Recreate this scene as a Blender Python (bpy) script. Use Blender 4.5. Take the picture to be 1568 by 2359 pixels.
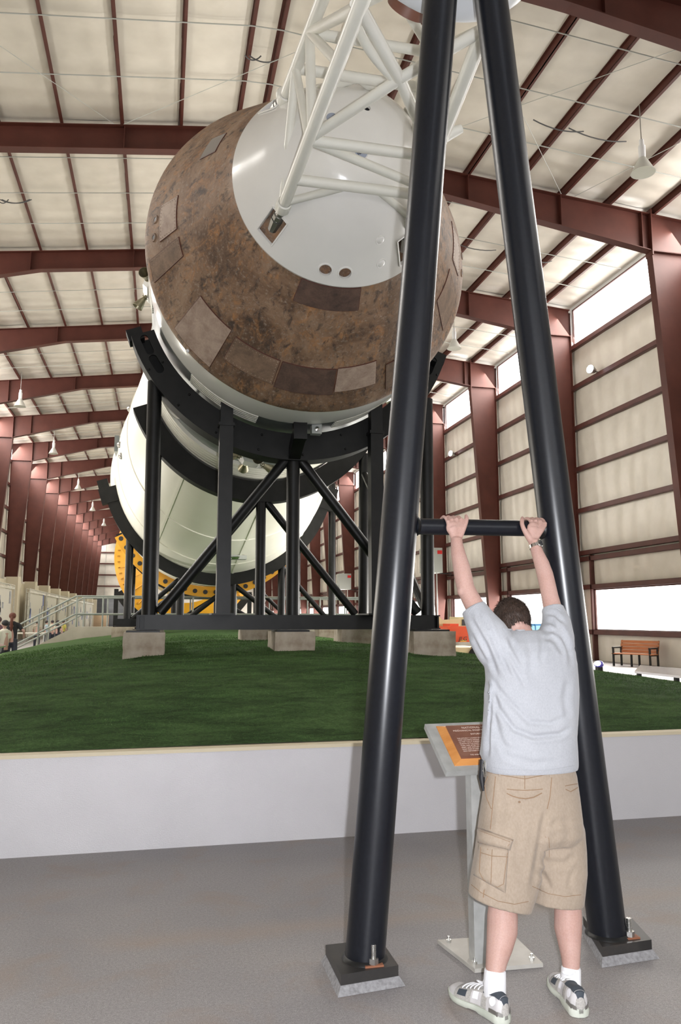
import bpy, bmesh, math, random
import numpy as np
from mathutils import Vector, Matrix, noise
from mathutils.bvhtree import BVHTree
for o in list(bpy.data.objects): bpy.data.objects.remove(o)
SC = bpy.context.scene; COL = SC.collection
PI = math.pi; sin, cos, rad = math.sin, math.cos, math.radians
# ------------------------------------------------ camera
FPX, IW, IH, EYE = 1800.0, 1568, 2359, 1.62
PITCH = math.atan(244.5/FPX); YAW = rad(12.81)
FW = Vector((sin(YAW)*cos(PITCH), cos(YAW)*cos(PITCH), sin(PITCH)))
RT = Vector((cos(YAW), -sin(YAW), 0)); UP = RT.cross(FW)
CAM = Vector((0, 0, EYE))
cd = bpy.data.cameras.new('camera'); cam = bpy.data.objects.new('camera', cd); COL.objects.link(cam)
cd.sensor_fit = 'VERTICAL'; cd.sensor_height = 24.0; cd.lens = FPX/IH*24.0
cd.clip_start = .05; cd.clip_end = 400
m = Matrix((RT, UP, -FW)).transposed().to_4x4(); m.translation = CAM
cam.matrix_world = m; SC.camera = cam
def at(x, y, Y):
    r = FPX*FW+(x-IW/2)*RT-(y-IH/2)*UP
    return CAM+r*(Y/r.y)
def pxm(x, y, Y):            # metres per photo pixel on the plane Y
    return (at(x, y, Y)-CAM).dot(FW)/FPX
# ------------------------------------------------ world, lights, exposure
w = bpy.data.worlds.new('world'); SC.world = w; w.use_nodes = True
w.node_tree.nodes['Background'].inputs[0].default_value = (.85, .92, 1, 1)
w.node_tree.nodes['Background'].inputs[1].default_value = 1.5
SC.view_settings.view_transform = 'Standard'; SC.view_settings.look = 'None'
SC.view_settings.exposure = 0.0; SC.view_settings.gamma = 1.0
try: SC.view_settings.use_curve_mapping = False
except Exception: pass
def lamp(kind, name, loc, energy, color=(1, 1, 1), **k):
    l = bpy.data.lights.new(name, kind); l.energy = energy; l.color = color
    o = bpy.data.objects.new(name, l); COL.objects.link(o); o.location = loc
    for a, b in k.items(): setattr(l, a, b)
    return o
FLASH = 740.0
lamp('POINT', 'camera_flash', CAM+RT*.13+UP*.02, FLASH, (.93, .95, 1), shadow_soft_size=.025)
# daylight through the two long glazed bands and the low windows
DAY = 12500.0
def band(name, x, z, sz, e, aim, y0=12, y1=130, col=(1, .97, .92)):
    o = lamp('AREA', name, (x, (y0+y1)/2, z), e, col, shape='RECTANGLE', size=y1-y0, size_y=sz)
    d = Vector(aim).normalized(); zx = -d; xx = Vector((0, 1, 0)); yy = zx.cross(xx)
    mm = Matrix((xx, yy, zx)).transposed().to_4x4(); mm.translation = o.location; o.matrix_world = mm
band('daylight_right_high', 16.3, 13.6, 1.3, DAY*.78, (-1, 0, -.75))
band('daylight_left_high', -10.75, 13.4, 1.3, DAY*1.2, (1, 0, -.75))
band('rocket_fill_left', -8.7, 3.6, 1.2, DAY*.3, (1, 0, .12), col=(1, .95, .86))  # added fill for the rocket's lower side, no display lamps stand here
band('daylight_right_low', 16.3, 1.95, 1.5, DAY*.6, (-1, 0, .1))
# added fill lamp at the hall's near end, where no doors stand
o = lamp('AREA', 'near_end_fill', (2.8, -13.6, 6.5), 950, (.95, .97, 1), shape='RECTANGLE', size=22, size_y=9)
o.rotation_euler = (rad(97), 0, 0)
# ground floods aimed at the rocket: first real, rest added to light its underside
REAL_AND_ADDED_FLOODS = [(7.55, 13.6, .95), (7.6, 21.5, .3), (-4.75, 20.2, .3), (-4.75, 25.2, .3)]
for i_, (x_, y_, z_) in enumerate(REAL_AND_ADDED_FLOODS):
    o = lamp('SPOT', 'rocket_fill_beam', (x_, y_, z_+.12), (1900 if x_ > 0 else 520), (1, .96, .88), shadow_soft_size=.12, spot_size=rad(95), spot_blend=.6)
    d = Vector((1.64-x_, (2.0 if y_ < 18 else .5), 4.6-z_)).normalized(); o.rotation_euler = d.to_track_quat('-Z', 'Y').to_euler()
# ------------------------------------------------ materials
MATS = {}
def mat(name, col=(.5, .5, .5), rough=.5, metal=0, emit=None, estr=0, nodes=None, spec=None, coat=0):
    if name in MATS: return MATS[name]
    m = bpy.data.materials.new(name); m.use_nodes = True; nt = m.node_tree
    b = nt.nodes['Principled BSDF']
    b.inputs['Base Color'].default_value = (*col, 1); b.inputs['Roughness'].default_value = rough
    b.inputs['Metallic'].default_value = metal
    if spec is not None: b.inputs['Specular IOR Level'].default_value = spec
    if coat: b.inputs['Coat Weight'].default_value = coat
    if emit: b.inputs['Emission Color'].default_value = (*emit, 1); b.inputs['Emission Strength'].default_value = estr
    if nodes: nodes(nt, b)
    MATS[name] = m; return m
def N(nt, t, **k):
    n = nt.nodes.new(t)
    for a, b in k.items(): setattr(n, a, b)
    return n
def coordn(nt, scale=(1, 1, 1), kind='Object'):
    tc = N(nt, 'ShaderNodeTexCoord'); mp = N(nt, 'ShaderNodeMapping'); mp.inputs['Scale'].default_value = scale
    nt.links.new(tc.outputs[kind], mp.inputs['Vector']); return mp.outputs['Vector']
def noisen(nt, vec, scale, detail=4, rough=.55, dist=0):
    n = N(nt, 'ShaderNodeTexNoise'); nt.links.new(vec, n.inputs['Vector'])
    n.inputs['Scale'].default_value = scale; n.inputs['Detail'].default_value = detail
    n.inputs['Roughness'].default_value = rough; n.inputs['Distortion'].default_value = dist
    return n.outputs['Fac']
def ramp(nt, fac, stops):
    r = N(nt, 'ShaderNodeValToRGB'); nt.links.new(fac, r.inputs['Fac'])
    e = r.color_ramp.elements
    while len(e) < len(stops): e.new(.5)
    for q, (p, c) in zip(e, stops): q.position = p; q.color = (*c, 1) if len(c) == 3 else c
    return r.outputs['Color']
def mixc(nt, fac, a, b, mode='MIX'):
    x = N(nt, 'ShaderNodeMix', data_type='RGBA', blend_type=mode)
    for s, v in ((0, fac), (6, a), (7, b)):
        if hasattr(v, 'is_linked') or hasattr(v, 'links'): nt.links.new(v, x.inputs[s])
        else: x.inputs[s].default_value = v if s == 0 else (*v, 1)
    return x.outputs[2]
def bump(nt, b, fac, strength=.3, dist=.01):
    n = N(nt, 'ShaderNodeBump'); n.inputs['Strength'].default_value = strength; n.inputs['Distance'].default_value = dist
    nt.links.new(fac, n.inputs['Height']); nt.links.new(n.outputs['Normal'], b.inputs['Normal'])
def noisy(name, stops, scale, rough=.6, vscale=(1, 1, 1), bs=.1, bd=.005, bscale=None, metal=0, detail=5, coat=0, spec=None, kind='Object', rstops=None):
    def f(nt, b):
        v = coordn(nt, vscale, kind); n = noisen(nt, v, scale, detail)
        nt.links.new(ramp(nt, n, stops), b.inputs['Base Color'])
        if rstops: nt.links.new(ramp(nt, noisen(nt, v, scale*1.7, 3), rstops), b.inputs['Roughness'])
        if bs: bump(nt, b, noisen(nt, v, bscale or scale*3, 3), bs, bd)
    return mat(name, stops[0][1][:3], rough, metal, nodes=f, coat=coat, spec=spec)
STEEL = noisy('red_oxide_steel', [(.3, (.062, .0165, .011)), (.75, (.092, .027, .0185))], 1.3, .5, bs=.03, bd=.002, spec=.3)
GIRT = noisy('girt_steel', [(.3, (.065, .018, .014)), (.75, (.10, .030, .022))], 2, .5, bs=0)
def _quilt(nt, b):
    v = coordn(nt, (1, 1, 1), 'Object')
    w_ = N(nt, 'ShaderNodeTexWave', wave_type='BANDS', bands_direction='Y'); nt.links.new(v, w_.inputs['Vector'])
    w_.inputs['Scale'].default_value = .38; w_.inputs['Distortion'].default_value = 3.5; w_.inputs['Detail'].default_value = 3
    n = noisen(nt, v, 1.1, 3)
    nt.links.new(ramp(nt, n, [(.25, (.56, .52, .45)), (.8, (.69, .645, .57))]), b.inputs['Base Color'])
    bump(nt, b, mixc(nt, .35, w_.outputs['Color'], n), .9, .06)
QUILT = mat('vinyl_insulation_quilt', (.68, .64, .57), .42, nodes=_quilt)
BLACK = noisy('black_enamel_pipe', [(.3, (.005, .006, .0095)), (.7, (.008, .0095, .014))], 60, .3, bs=.02, bd=.0005, bscale=200, spec=.45)
BLACKM = noisy('black_matt_steel', [(.35, (.005, .005, .005)), (.7, (.011, .011, .011))], 5, .4, bs=.03, bd=.001, spec=.3)
CRADLE = noisy('black_cradle_plate', [(.35, (.009, .009, .009)), (.7, (.016, .016, .0155))], 4, .6, bs=.03, bd=.001, spec=.3)
WHITEP = noisy('white_gloss_paint', [(.3, (.84, .825, .79)), (.7, (.90, .885, .85))], 1.5, .22, bs=.02, bd=.002, coat=.2)
WHITEC = noisy('white_tower_paint', [(.3, (.82, .805, .73)), (.7, (.88, .87, .80))], 3, .32, bs=.03, bd=.001)
STAGEW = noisy('cream_white_stage_paint', [(.3, (.88, .85, .75)), (.7, (.93, .91, .83))], .6, .42, bs=.03, bd=.004)
def _shield(nt, b):
    v = coordn(nt, (1, 1, 1)); v2 = coordn(nt, (1, .35, 1)); 
    a = noisen(nt, v, 1.3, 8, .7, .6); c = noisen(nt, v2, 6, 9, .75, 1.2); d = noisen(nt, v, 24, 6, .8)
    base = ramp(nt, a, [(.3, (.11, .07, .049)), (.44, (.225, .138, .088)), (.56, (.33, .213, .14)), (.7, (.43, .31, .215))])
    org = ramp(nt, c, [(.52, (0, 0, 0)), (.68, (.75,)*3)])
    c1 = mixc(nt, org, base, (.52, .25, .10))
    pale = ramp(nt, d, [(.53, (0, 0, 0)), (.7, (.75,)*3)])
    c2 = mixc(nt, pale, c1, (.48, .40, .33))
    dk = ramp(nt, noisen(nt, v2, 11, 7, .7, .5), [(.35, (.8,)*3), (.485, (0,)*3)])
    c3 = mixc(nt, dk, c2, (.055, .045, .042))
    nt.links.new(c3, b.inputs['Base Color']); bump(nt, b, d, .35, .006)
SHIELD = mat('charred_ablative_shield', (.2, .12, .08), .6, nodes=_shield, spec=.2)
def _patch(lo, hi):
    def f(nt, b):
        v = coordn(nt, (1, 1, 1)); n = noisen(nt, v, 5, 8, .7, .5); d = noisen(nt, v, 45, 4, .7)
        c = ramp(nt, n, [(.3, lo), (.62, hi)]); nt.links.new(mixc(nt, .25, c, ramp(nt, d, [(.3, lo), (.7, hi)])), b.inputs['Base Color'])
        bump(nt, b, d, .2, .003)
    return f
PALEP = mat('pale_shield_patch', (.3, .2, .15), .6, spec=.2, nodes=_patch((.29, .195, .15), (.54, .42, .34)))
DARKP = mat('dark_shield_patch', (.1, .07, .05), .6, spec=.2, nodes=_patch((.060, .045, .042), (.185, .115, .088)))
MIDP = mat('brown_shield_patch', (.15, .1, .07), .6, spec=.2, nodes=_patch((.125, .088, .066), (.34, .225, .155)))
SEAM = mat('patch_joint_line', (.10, .028, .02), .6)
GREYM = noisy('satin_grey_metal', [(.3, (.20, .22, .22)), (.7, (.33, .36, .35))], 2.2, .33, metal=.55, bs=.03, bd=.002)
GREYL = noisy('light_grey_panel_paint', [(.3, (.42, .44, .42)), (.7, (.55, .56, .53))], 2, .35, bs=.02)
YELLOW = noisy('chrome_yellow_paint', [(.3, (.72, .33, .02)), (.7, (.83, .42, .03))], .8, .4, bs=.02)
CHROME = mat('bright_steel', (.72, .72, .70), .22, 1)
DULLM = mat('dull_steel', (.42, .41, .39), .38, .9)
BRASSY = noisy('heat_tinted_nozzle_metal', [(.3, (.34, .31, .20)), (.7, (.52, .48, .36))], 9, .35, metal=.8, vscale=(1, 1, 1), bs=.0)
DARKIN = mat('dark_nozzle_interior', (.03, .03, .035), .5)
RUSTN = noisy('rust_brown_nozzle', [(.3, (.13, .05, .032)), (.7, (.22, .095, .062))], 4, .45, bs=.05)
GALV = noisy('galvanised_steel', [(.3, (.42, .43, .42)), (.7, (.56, .57, .56))], 14, .38, metal=.45, bs=.02)
GALVP = noisy('weathered_galvanised_plate', [(.3, (.43, .41, .37)), (.7, (.56, .54, .50))], 7, .45, metal=.25, bs=.03)
RAILP = noisy('grey_rail_paint', [(.3, (.21, .24, .22)), (.7, (.30, .33, .30))], 3, .45, bs=0)
def _floor(nt, b):
    v = coordn(nt, (1, 1, 1)); a = noisen(nt, v, .7, 6, .6, .4); s = noisen(nt, v, 210, 3, .8); t = noisen(nt, v, 2.4, 6, .6, .5); s2 = noisen(nt, v, 70, 3, .75)
    c = ramp(nt, a, [(.3, (.21, .197, .203)), (.55, (.27, .253, .25)), (.75, (.31, .284, .267))])
    sp = ramp(nt, s, [(.3, (.55,)*3), (.5, (1,)*3), (.7, (1.5,)*3)])
    sp2 = ramp(nt, s2, [(.3, (.8,)*3), (.7, (1.18,)*3)])
    c = mixc(nt, 1.0, c, sp, 'MULTIPLY'); c = mixc(nt, 1.0, c, sp2, 'MULTIPLY')
    st = ramp(nt, t, [(.52, (0,)*3), (.72, (.42,)*3)])
    c = mixc(nt, st, c, (.27, .185, .125)); nt.links.new(c, b.inputs['Base Color'])
    sx = N(nt, 'ShaderNodeSeparateXYZ'); nt.links.new(v, sx.inputs[0])
    def mth(op, a_, b_, c_=None):
        q = N(nt, 'ShaderNodeMath', operation=op)
        for i_, w_ in enumerate((a_, b_, c_)):
            if w_ is None: continue
            if hasattr(w_, 'links'): nt.links.new(w_, q.inputs[i_])
            else: q.inputs[i_].default_value = w_
        return q.outputs[0]
    wob = mth('MULTIPLY_ADD', t, .35, -.17); yy = mth('ADD', sx.outputs['Y'], wob)
    band_ = mth('SUBTRACT', 1.0, mth('MULTIPLY', mth('ABSOLUTE', mth('SUBTRACT', yy, 4.32), None), 7.0)); band_.node.use_clamp = True
    edge_ = mth('MULTIPLY', mth('ADD', sx.outputs['X'], .35), 5.0); edge_.node.use_clamp = True
    edge_.node.use_clamp = True
    nt.links.new(mixc(nt, mth('MULTIPLY', mth('MULTIPLY', band_, edge_), .3), c, (.33, .235, .165)), b.inputs['Base Color'])
    nt.links.new(ramp(nt, a, [(.3, (.42,)*3), (.7, (.6,)*3)]), b.inputs['Roughness'])
    bump(nt, b, s, .12, .002)
FLOOR = mat('polished_concrete_floor', (.18, .17, .16), .5, nodes=_floor)
def _plinth(nt, b):
    v = coordn(nt, (1, 1, 1)); v2 = coordn(nt, (1, 1, 6))
    nt.links.new(ramp(nt, noisen(nt, v, 1.1, 4), [(.3, (.58, .567, .59)), (.7, (.64, .627, .65))]), b.inputs['Base Color'])
    m_ = mixc(nt, .5, noisen(nt, v2, 34, 6, .75), noisen(nt, v, 130, 3, .8))
    bump(nt, b, m_, .6, .005)
PLINTH = mat('glossy_grey_white_plinth_paint', (.5, .49, .51), .11, nodes=_plinth, spec=.7)
CAPM = mat('cream_wall_cap', (.66, .58, .42), .55)
LOWALL = noisy('cream_painted_block', [(.3, (.52, .47, .35)), (.7, (.60, .545, .42))], .6, .6, bs=.02)
def _turf(nt, b):
    v = coordn(nt, (1, 1, 1)); a = noisen(nt, v, 1.1, 4); f = noisen(nt, coordn(nt, (1, 1.6, 1)), 34, 6, .85)
    c = ramp(nt, a, [(.3, (.055, .115, .034)), (.7, (.092, .165, .055))])
    sp = ramp(nt, f, [(.3, (.45,)*3), (.55, (1,)*3), (.78, (2.2,)*3)])
    mo_ = ramp(nt, noisen(nt, coordn(nt, (1, 2.8, 1)), 2.2, 6, .7, .6), [(.35, (.62,)*3), (.65, (1.35,)*3)])
    nt.links.new(mixc(nt, 1.0, mixc(nt, 1.0, c, sp, 'MULTIPLY'), mo_, 'MULTIPLY'), b.inputs['Base Color']); bump(nt, b, f, .9, .03)
TURF = mat('artificial_turf', (.03, .1, .02), .9, nodes=_turf, spec=.1)
def _blade(nt, b):
    mo_ = ramp(nt, noisen(nt, coordn(nt, (1, 2.8, 1)), 2.2, 6, .7, .6), [(.35, (.62,)*3), (.65, (1.35,)*3)])
    nt.links.new(mixc(nt, 1.0, mo_, ramp(nt, noisen(nt, coordn(nt, (1, 1.8, 1)), 13, 7, .85), [(.34, (.045, .10, .028)), (.52, (.088, .170, .050)), (.68, (.18, .26, .12))]), 'MULTIPLY'), b.inputs['Base Color'])
BLADE = mat('turf_blade', (.03, .1, .02), .8, nodes=_blade, spec=.15)
BLOCKM = noisy('stained_concrete_block', [(.3, (.30, .235, .175)), (.5, (.44, .375, .30)), (.7, (.52, .46, .39))], 5, .75, bs=.2, bd=.006, bscale=14, detail=7)
GROUT = noisy('grey_grout', [(.3, (.19, .185, .19)), (.7, (.33, .325, .335))], 60, .8, bs=.5, bd=.004, bscale=90)
CURB = noisy('pale_concrete_curb', [(.3, (.40, .365, .30)), (.7, (.49, .455, .39))], 2, .7, bs=.05)
GLOW = mat('daylit_translucent_glazing', (.9, .9, .9), .4, emit=(1, .985, .96), estr=5.0)
FLOOD = mat('lit_flood_lens', (.9, .9, .9), .3, emit=(.92, .86, 1), estr=30)
LENS = mat('lamp_lens', (.62, .63, .56), .25)
REFL = mat('pale_reflector_shade', (.60, .60, .55), .3)
WHITE = mat('plain_white', (.78, .78, .78), .45)
ORANGE = mat('orange_machine_paint', (.72, .085, .02), .35)
BEIGE = mat('beige_machine_paint', (.62, .52, .29), .4)
BLUE = mat('blue_sign_paint', (.04, .22, .50), .5)
RED = mat('red_plastic', (.5, .02, .02), .4)
WOODS = noisy('orange_brown_bench_slat', [(.3, (.29, .085, .022)), (.7, (.40, .135, .04))], 3, .5, vscale=(1, 6, 6), bs=.05)
INK = mat('black_ink', (.015, .015, .018), .5)
DOORM = mat('dark_grey_door', (.10, .105, .115), .5)
# ------------------------------------------------ mesh builder
class MB:
    def __init__(s): s.v = []; s.f = []
    def add(s, vs, fs):
        n = len(s.v); s.v += [Vector(q) for q in vs]; s.f += [tuple(i+n for i in f) for f in fs]; return s
    def box(s, c, d, rz=0, M=None):
        x, y, z = d[0]/2, d[1]/2, d[2]/2
        vs = [Vector((a*x, b*y, e*z)) for e in (-1, 1) for b in (-1, 1) for a in (-1, 1)]
        R = M or Matrix.Rotation(rz, 3, 'Z')
        return s.add([R@q+Vector(c) for q in vs], [(0, 2, 3, 1), (4, 5, 7, 6), (0, 1, 5, 4), (2, 6, 7, 3), (0, 4, 6, 2), (1, 3, 7, 5)])
    def bb(s, x0, x1, y0, y1, z0, z1): return s.box(((x0+x1)/2, (y0+y1)/2, (z0+z1)/2), (x1-x0, y1-y0, z1-z0))
    def frame(s, a, b, hint=None):
        d = (Vector(b)-Vector(a)).normalized(); h = Vector(hint or (0, 0, 1))
        if abs(d.dot(h)) > .98: h = Vector((1, 0, 0)) if hint is None else Vector((0, 1, 0))
        u = d.cross(h).normalized(); v = u.cross(d).normalized(); return d, u, v
    def bar(s, a, b, wd, ht, hint=None):
        a, b = Vector(a), Vector(b); d, u, v = s.frame(a, b, hint)
        vs = [p+u*i*wd/2+v*j*ht/2 for p in (a, b) for j in (-1, 1) for i in (-1, 1)]
        return s.add(vs, [(0, 1, 3, 2), (4, 6, 7, 5), (0, 4, 5, 1), (2, 3, 7, 6), (0, 2, 6, 4), (1, 5, 7, 3)])
    def path(s, pts, rs, n=12, cap=True, flat=None):
        """tube through points; rs one radius or list; flat=(axis, k) squashes the section along an axis"""
        pts = [Vector(p) for p in pts]; k = len(pts)
        if not hasattr(rs, '__len__'): rs = [rs]*k
        rings = []; pu = None
        for i, p in enumerate(pts):
            d = (pts[min(i+1, k-1)]-pts[max(i-1, 0)])
            if d.length < 1e-9: d = Vector((0, 0, 1))
            d.normalize()
            if pu is None: _, u, v = s.frame((0, 0, 0), d)
            else:
                u = (pu-d*pu.dot(d)).normalized(); v = u.cross(d).normalized()
            pu = u; ring = []
            for j in range(n):
                o = (u*cos(2*PI*j/n)+v*sin(2*PI*j/n))*rs[i]
                if flat: ax = Vector(flat[0]); o = o-ax*o.dot(ax)*(1-flat[1])
                ring.append(p+o)
            rings.append(ring)
        return s.rings(rings, cap)
    def rings(s, rings, cap=True, closed=True):
        n = len(rings[0]); vs = [q for r in rings for q in r]; fs = []
        for i in range(len(rings)-1):
            for j in range(n if closed else n-1):
                a = i*n+j; b = i*n+(j+1) % n; fs.append((a, b, b+n, a+n))
        if cap: fs.append(tuple(range(n))[::-1]); fs.append(tuple((len(rings)-1)*n+j for j in range(n)))
        return s.add(vs, fs)
    def tube(s, a, b, r, n=14, r2=None): return s.path([a, b], [r, r2 if r2 is not None else r], n)
    def lathe(s, prof, c, axis=(0, 1, 0), n=48, a0=0, a1=2*PI, cap=False):
        """prof: list of (r, t) along the axis from c"""
        ax = Vector(axis).normalized(); c = Vector(c)
        if abs(ax.y) > .99: u, v = Vector((1, 0, 0)), Vector((0, 0, 1))
        else: _, u, v = s.frame((0, 0, 0), ax)
        full = abs(a1-a0-2*PI) < 1e-6; m_ = n if full else n+1
        rings = [[c+ax*t+(u*cos(a0+(a1-a0)*j/n)+v*sin(a0+(a1-a0)*j/n))*r for j in range(m_)] for r, t in prof]
        return s.rings(rings, cap, full)
    def prism(s, poly, y0, y1):      # poly in xz
        n = len(poly); vs = [Vector((x, y, z)) for y in (y0, y1) for x, z in poly]
        return s.add(vs, [tuple(range(n)), tuple(range(2*n-1, n-1, -1))]+[(j, j+n, (j+1) % n+n, (j+1) % n) for j in range(n)])
    def arc(s, c, r0, r1, y0, y1, a0, a1, n=40):   # thick curved plate about a Y-axis
        rings = []
        for j in range(n+1):
            a = a0+(a1-a0)*j/n; e = Vector((cos(a), 0, sin(a)))
            ra, rb = (r0(a) if callable(r0) else r0), (r1(a) if callable(r1) else r1)
            rings.append([Vector((c[0], y, c[1]))+e*r for r, y in ((ra, y0), (rb, y0), (rb, y1), (ra, y1))])
        return s.rings(rings, True)
    def sph(s, c, r, n=12, m_=8, M=None):
        if not hasattr(r, '__len__'): r = (r, r, r)
        rings = []
        for i in range(1, m_):
            t = PI*i/m_; rings.append([Vector((r[0]*sin(t)*cos(2*PI*j/n), r[1]*sin(t)*sin(2*PI*j/n), r[2]*cos(t))) for j in range(n)])
        R = M or Matrix.Identity(3); C_ = Vector(c)
        vs = [q for rg in rings for q in rg]+[Vector((0, 0, r[2])), Vector((0, 0, -r[2]))]; fs = []
        for i in range(m_-2):
            for j in range(n): fs.append((i*n+j, (i+1)*n+j, (i+1)*n+(j+1) % n, i*n+(j+1) % n))
        T, B = len(vs)-2, len(vs)-1
        for j in range(n): fs.append((T, j, (j+1) % n)); fs.append((B, (m_-2)*n+(j+1) % n, (m_-2)*n+j))
        return s.add([R@q+C_ for q in vs], fs)
    def mesh(s, name, mt=None, org=(0, 0, 0), smooth=True, ang=.7):
        me = bpy.data.meshes.new(name); o = Vector(org)
        me.from_pydata([q-o for q in s.v], [], s.f); me.update()
        bm = bmesh.new(); bm.from_mesh(me); bmesh.ops.recalc_face_normals(bm, faces=bm.faces); bm.to_mesh(me); bm.free()
        if mt: me.materials.append(mt)
        if smooth: finish(me, ang)
        return me
    def build(s, name, mt, parent=None, smooth=True, ang=.7):
        org = wloc(parent) if parent else Vector((0, 0, 0))
        return link(name, s.mesh(name, mt, org, smooth, ang), parent)
def finish(me, ang=.7):
    me.polygons.foreach_set('use_smooth', [True]*len(me.polygons))
    try: me.set_sharp_from_angle(angle=ang)
    except Exception: pass
def wloc(o):
    p = Vector((0, 0, 0))
    while o: p += o.location; o = o.parent
    return p
def link(name, me, parent=None, loc=None):
    o = bpy.data.objects.new(name, me); COL.objects.link(o)
    if parent: o.parent = parent
    if loc is not None: o.location = loc
    return o
def thing(name, label, cat, loc=(0, 0, 0), group=None, rz=0):
    o = bpy.data.objects.new(name, None); COL.objects.link(o); o.location = loc; o.rotation_euler[2] = rz
    o.empty_display_size = .2; return tag(o, label, cat, group)
def tag(o, label=None, cat=None, group=None, kind=None):
    if label: o['label'] = label
    if cat: o['category'] = cat
    if group: o['group'] = group
    if kind: o['kind'] = kind
    return o
def copytree(o, parent=None, loc=None):
    c = o.copy(); COL.objects.link(c); c.parent = parent
    if loc is not None: c.location = loc
    for ch in [q for q in bpy.data.objects if q.parent == o]: copytree(ch, c)
    return c
KIDS = {}
def textmesh(body, size, mt, extrude=.002, shear=0, align='LEFT'):
    cu = bpy.data.curves.new('lettering', 'FONT'); cu.body = body; cu.size = size; cu.extrude = extrude; cu.shear = shear
    cu.align_x = align; cu.align_y = 'CENTER'; cu.resolution_u = 3
    t = bpy.data.objects.new('tmp', cu); COL.objects.link(t)
    me = bpy.data.meshes.new_from_object(t.evaluated_get(bpy.context.evaluated_depsgraph_get()))
    bpy.data.objects.remove(t); me.materials.clear(); me.materials.append(mt); return me
def place(me, name, parent, loc, xdir, ydir):
    """lay a flat mesh (xy) on a surface with given directions"""
    x = Vector(xdir).normalized(); z = x.cross(Vector(ydir)).normalized(); y = z.cross(x)
    o = link(name, me, parent); mm = Matrix((x, y, z)).transposed()
    o.rotation_euler = mm.to_euler(); o.location = Vector(loc)-(wloc(parent) if parent else Vector((0, 0, 0)))
    return o
# ================================================ THE HALL
XR, XL, RX, RZ = 16.6, -11.0, 2.06, 15.72
Y0H, Y1H, BAY, F0 = -14.0, 131.0, 7.62, 13.5
def T(x): return RZ-(.083*(x-RX) if x > RX else .126*(RX-x))
KS = list(range(-1, 16))
fl = MB().bb(XL-.3, XR+.3, Y0H-.3, Y1H+.3, -.2, 0).build('floor', FLOOR, smooth=False); tag(fl, kind='structure')
# joint seam strip and curved stain edge in the slab
ce = MB()
for xa, xb in ((XL-.3, RX), (RX, XR+.3)):
    vs = []
    for z in (.24, .34): vs += [(xa, Y0H, T(xa)+z), (xb, Y0H, T(xb)+z), (xb, Y1H, T(xb)+z), (xa, Y1H, T(xa)+z)]
    ce.add(vs, [(0, 1, 2, 3), (7, 6, 5, 4), (0, 4, 5, 1), (1, 5, 6, 2), (2, 6, 7, 3), (3, 7, 4, 0)])
ceil = ce.build('ceiling', WHITE, smooth=False); tag(ceil, kind='structure')
PX = [RX+.35+1.6*i for i in range(9)]; PXL = [RX-.35-1.6*i for i in range(8)]
xs = sorted(PXL+PX)
def purlin_mesh(x):
    t = T(x); b = MB()
    b.bb(x-.012, x+.012, Y0H, Y1H, t, t+.21); b.bb(x-.012, x+.075, Y0H, Y1H, t, t+.016); b.bb(x-.075, x+.012, Y0H, Y1H, t+.194, t+.21)
    return b
for x in xs: purlin_mesh(x).build('purlin', STEEL, ceil, smooth=False)
def quilt_mesh(name, wx, dz, ly, sag, axis='roof', nx=6, ny=14, seed=0):
    rnd = random.Random(seed); vs = []; fs = []
    ph = [rnd.uniform(0, 6) for _ in range(6)]
    for j in range(ny+1):
        for i in range(nx+1):
            u, v = i/nx, j/ny
            s_ = sag*(4*u*(1-u))**.6*(1+.25*sin(v*19+ph[0])+.15*sin(v*41+ph[1]))*(min(1, 8*v, 8*(1-v))**.5*.5+.5)
            vs.append((u*wx, v*ly, u*dz-s_) if axis == 'roof' else (s_, v*ly, u*wx))
    for j in range(ny):
        for i in range(nx):
            a = j*(nx+1)+i; fs.append((a, a+1, a+nx+2, a+nx+1))
    me = bpy.data.meshes.new(name); me.from_pydata([Vector(q) for q in vs], [], fs); me.materials.append(QUILT); finish(me, 3); return me
gaps = [(XL-.05, xs[0])]+list(zip(xs[:-1], xs[1:]))+[(xs[-1], XR+.05)]
for gi, (a, b) in enumerate(gaps):
    mid = a < RX < b
    w_, dz = b-a, T(b)-T(a)
    me = [quilt_mesh('insulation_quilt', w_, dz, BAY, .0 if mid else .055, seed=gi*3+q) for q in range(2)]
    for k in KS[:-1]:
        y = F0+BAY*k; link('insulation_quilt', me[k % 2], ceil, (a, y, T(a)+.205))
    me = quilt_mesh('insulation_quilt', w_, dz, 19.8, .05, seed=gi); link('insulation_quilt', me, ceil, (a, -14, T(a)+.205))
# wire straps under the purlins and rod bracing
def strap(y, n='strap', r=.016, dz=-.012):
    pts = [(XL+.3, y, T(XL+.3)+dz), (RX-.35, y, T(RX-.35)+dz), (RX+.35, y, T(RX+.35)+dz), (XR-.3, y, T(XR-.3)+dz)]
    return MB().path(pts, r, 5)
STRAPM = mat('galvanised_strap', (.42, .43, .40), .5)
sm = strap(0).mesh('strap', STRAPM)
for k in KS[:-1]:
    for q in (.2, .46, .72): link('strap', sm, ceil, (0, F0+BAY*(k+q), 0))
cb = [((at(0, 110, 18)), at(262, 288, 20.9)), (at(285, 290, 20.9), at(740, 30, 17)), (at(1187, 155, 17.5), at(1292, 445, 20.9)), (at(1322, 455, 20.9), at(1568, 335, 17.5)), (at(1050, 280, 19), at(1568, 75, 14.5))]
for a, b in cb:
    a = Vector(a); b = Vector(b); a.z = T(a.x)-.06; b.z = T(b.x)-.06
    MB().tube(a, b, .009, 5).build('brace_rod', STRAPM, ceil)
CABLE = mat('grey_cable', (.10, .10, .10), .6)
rnd = random.Random(5)
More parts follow.
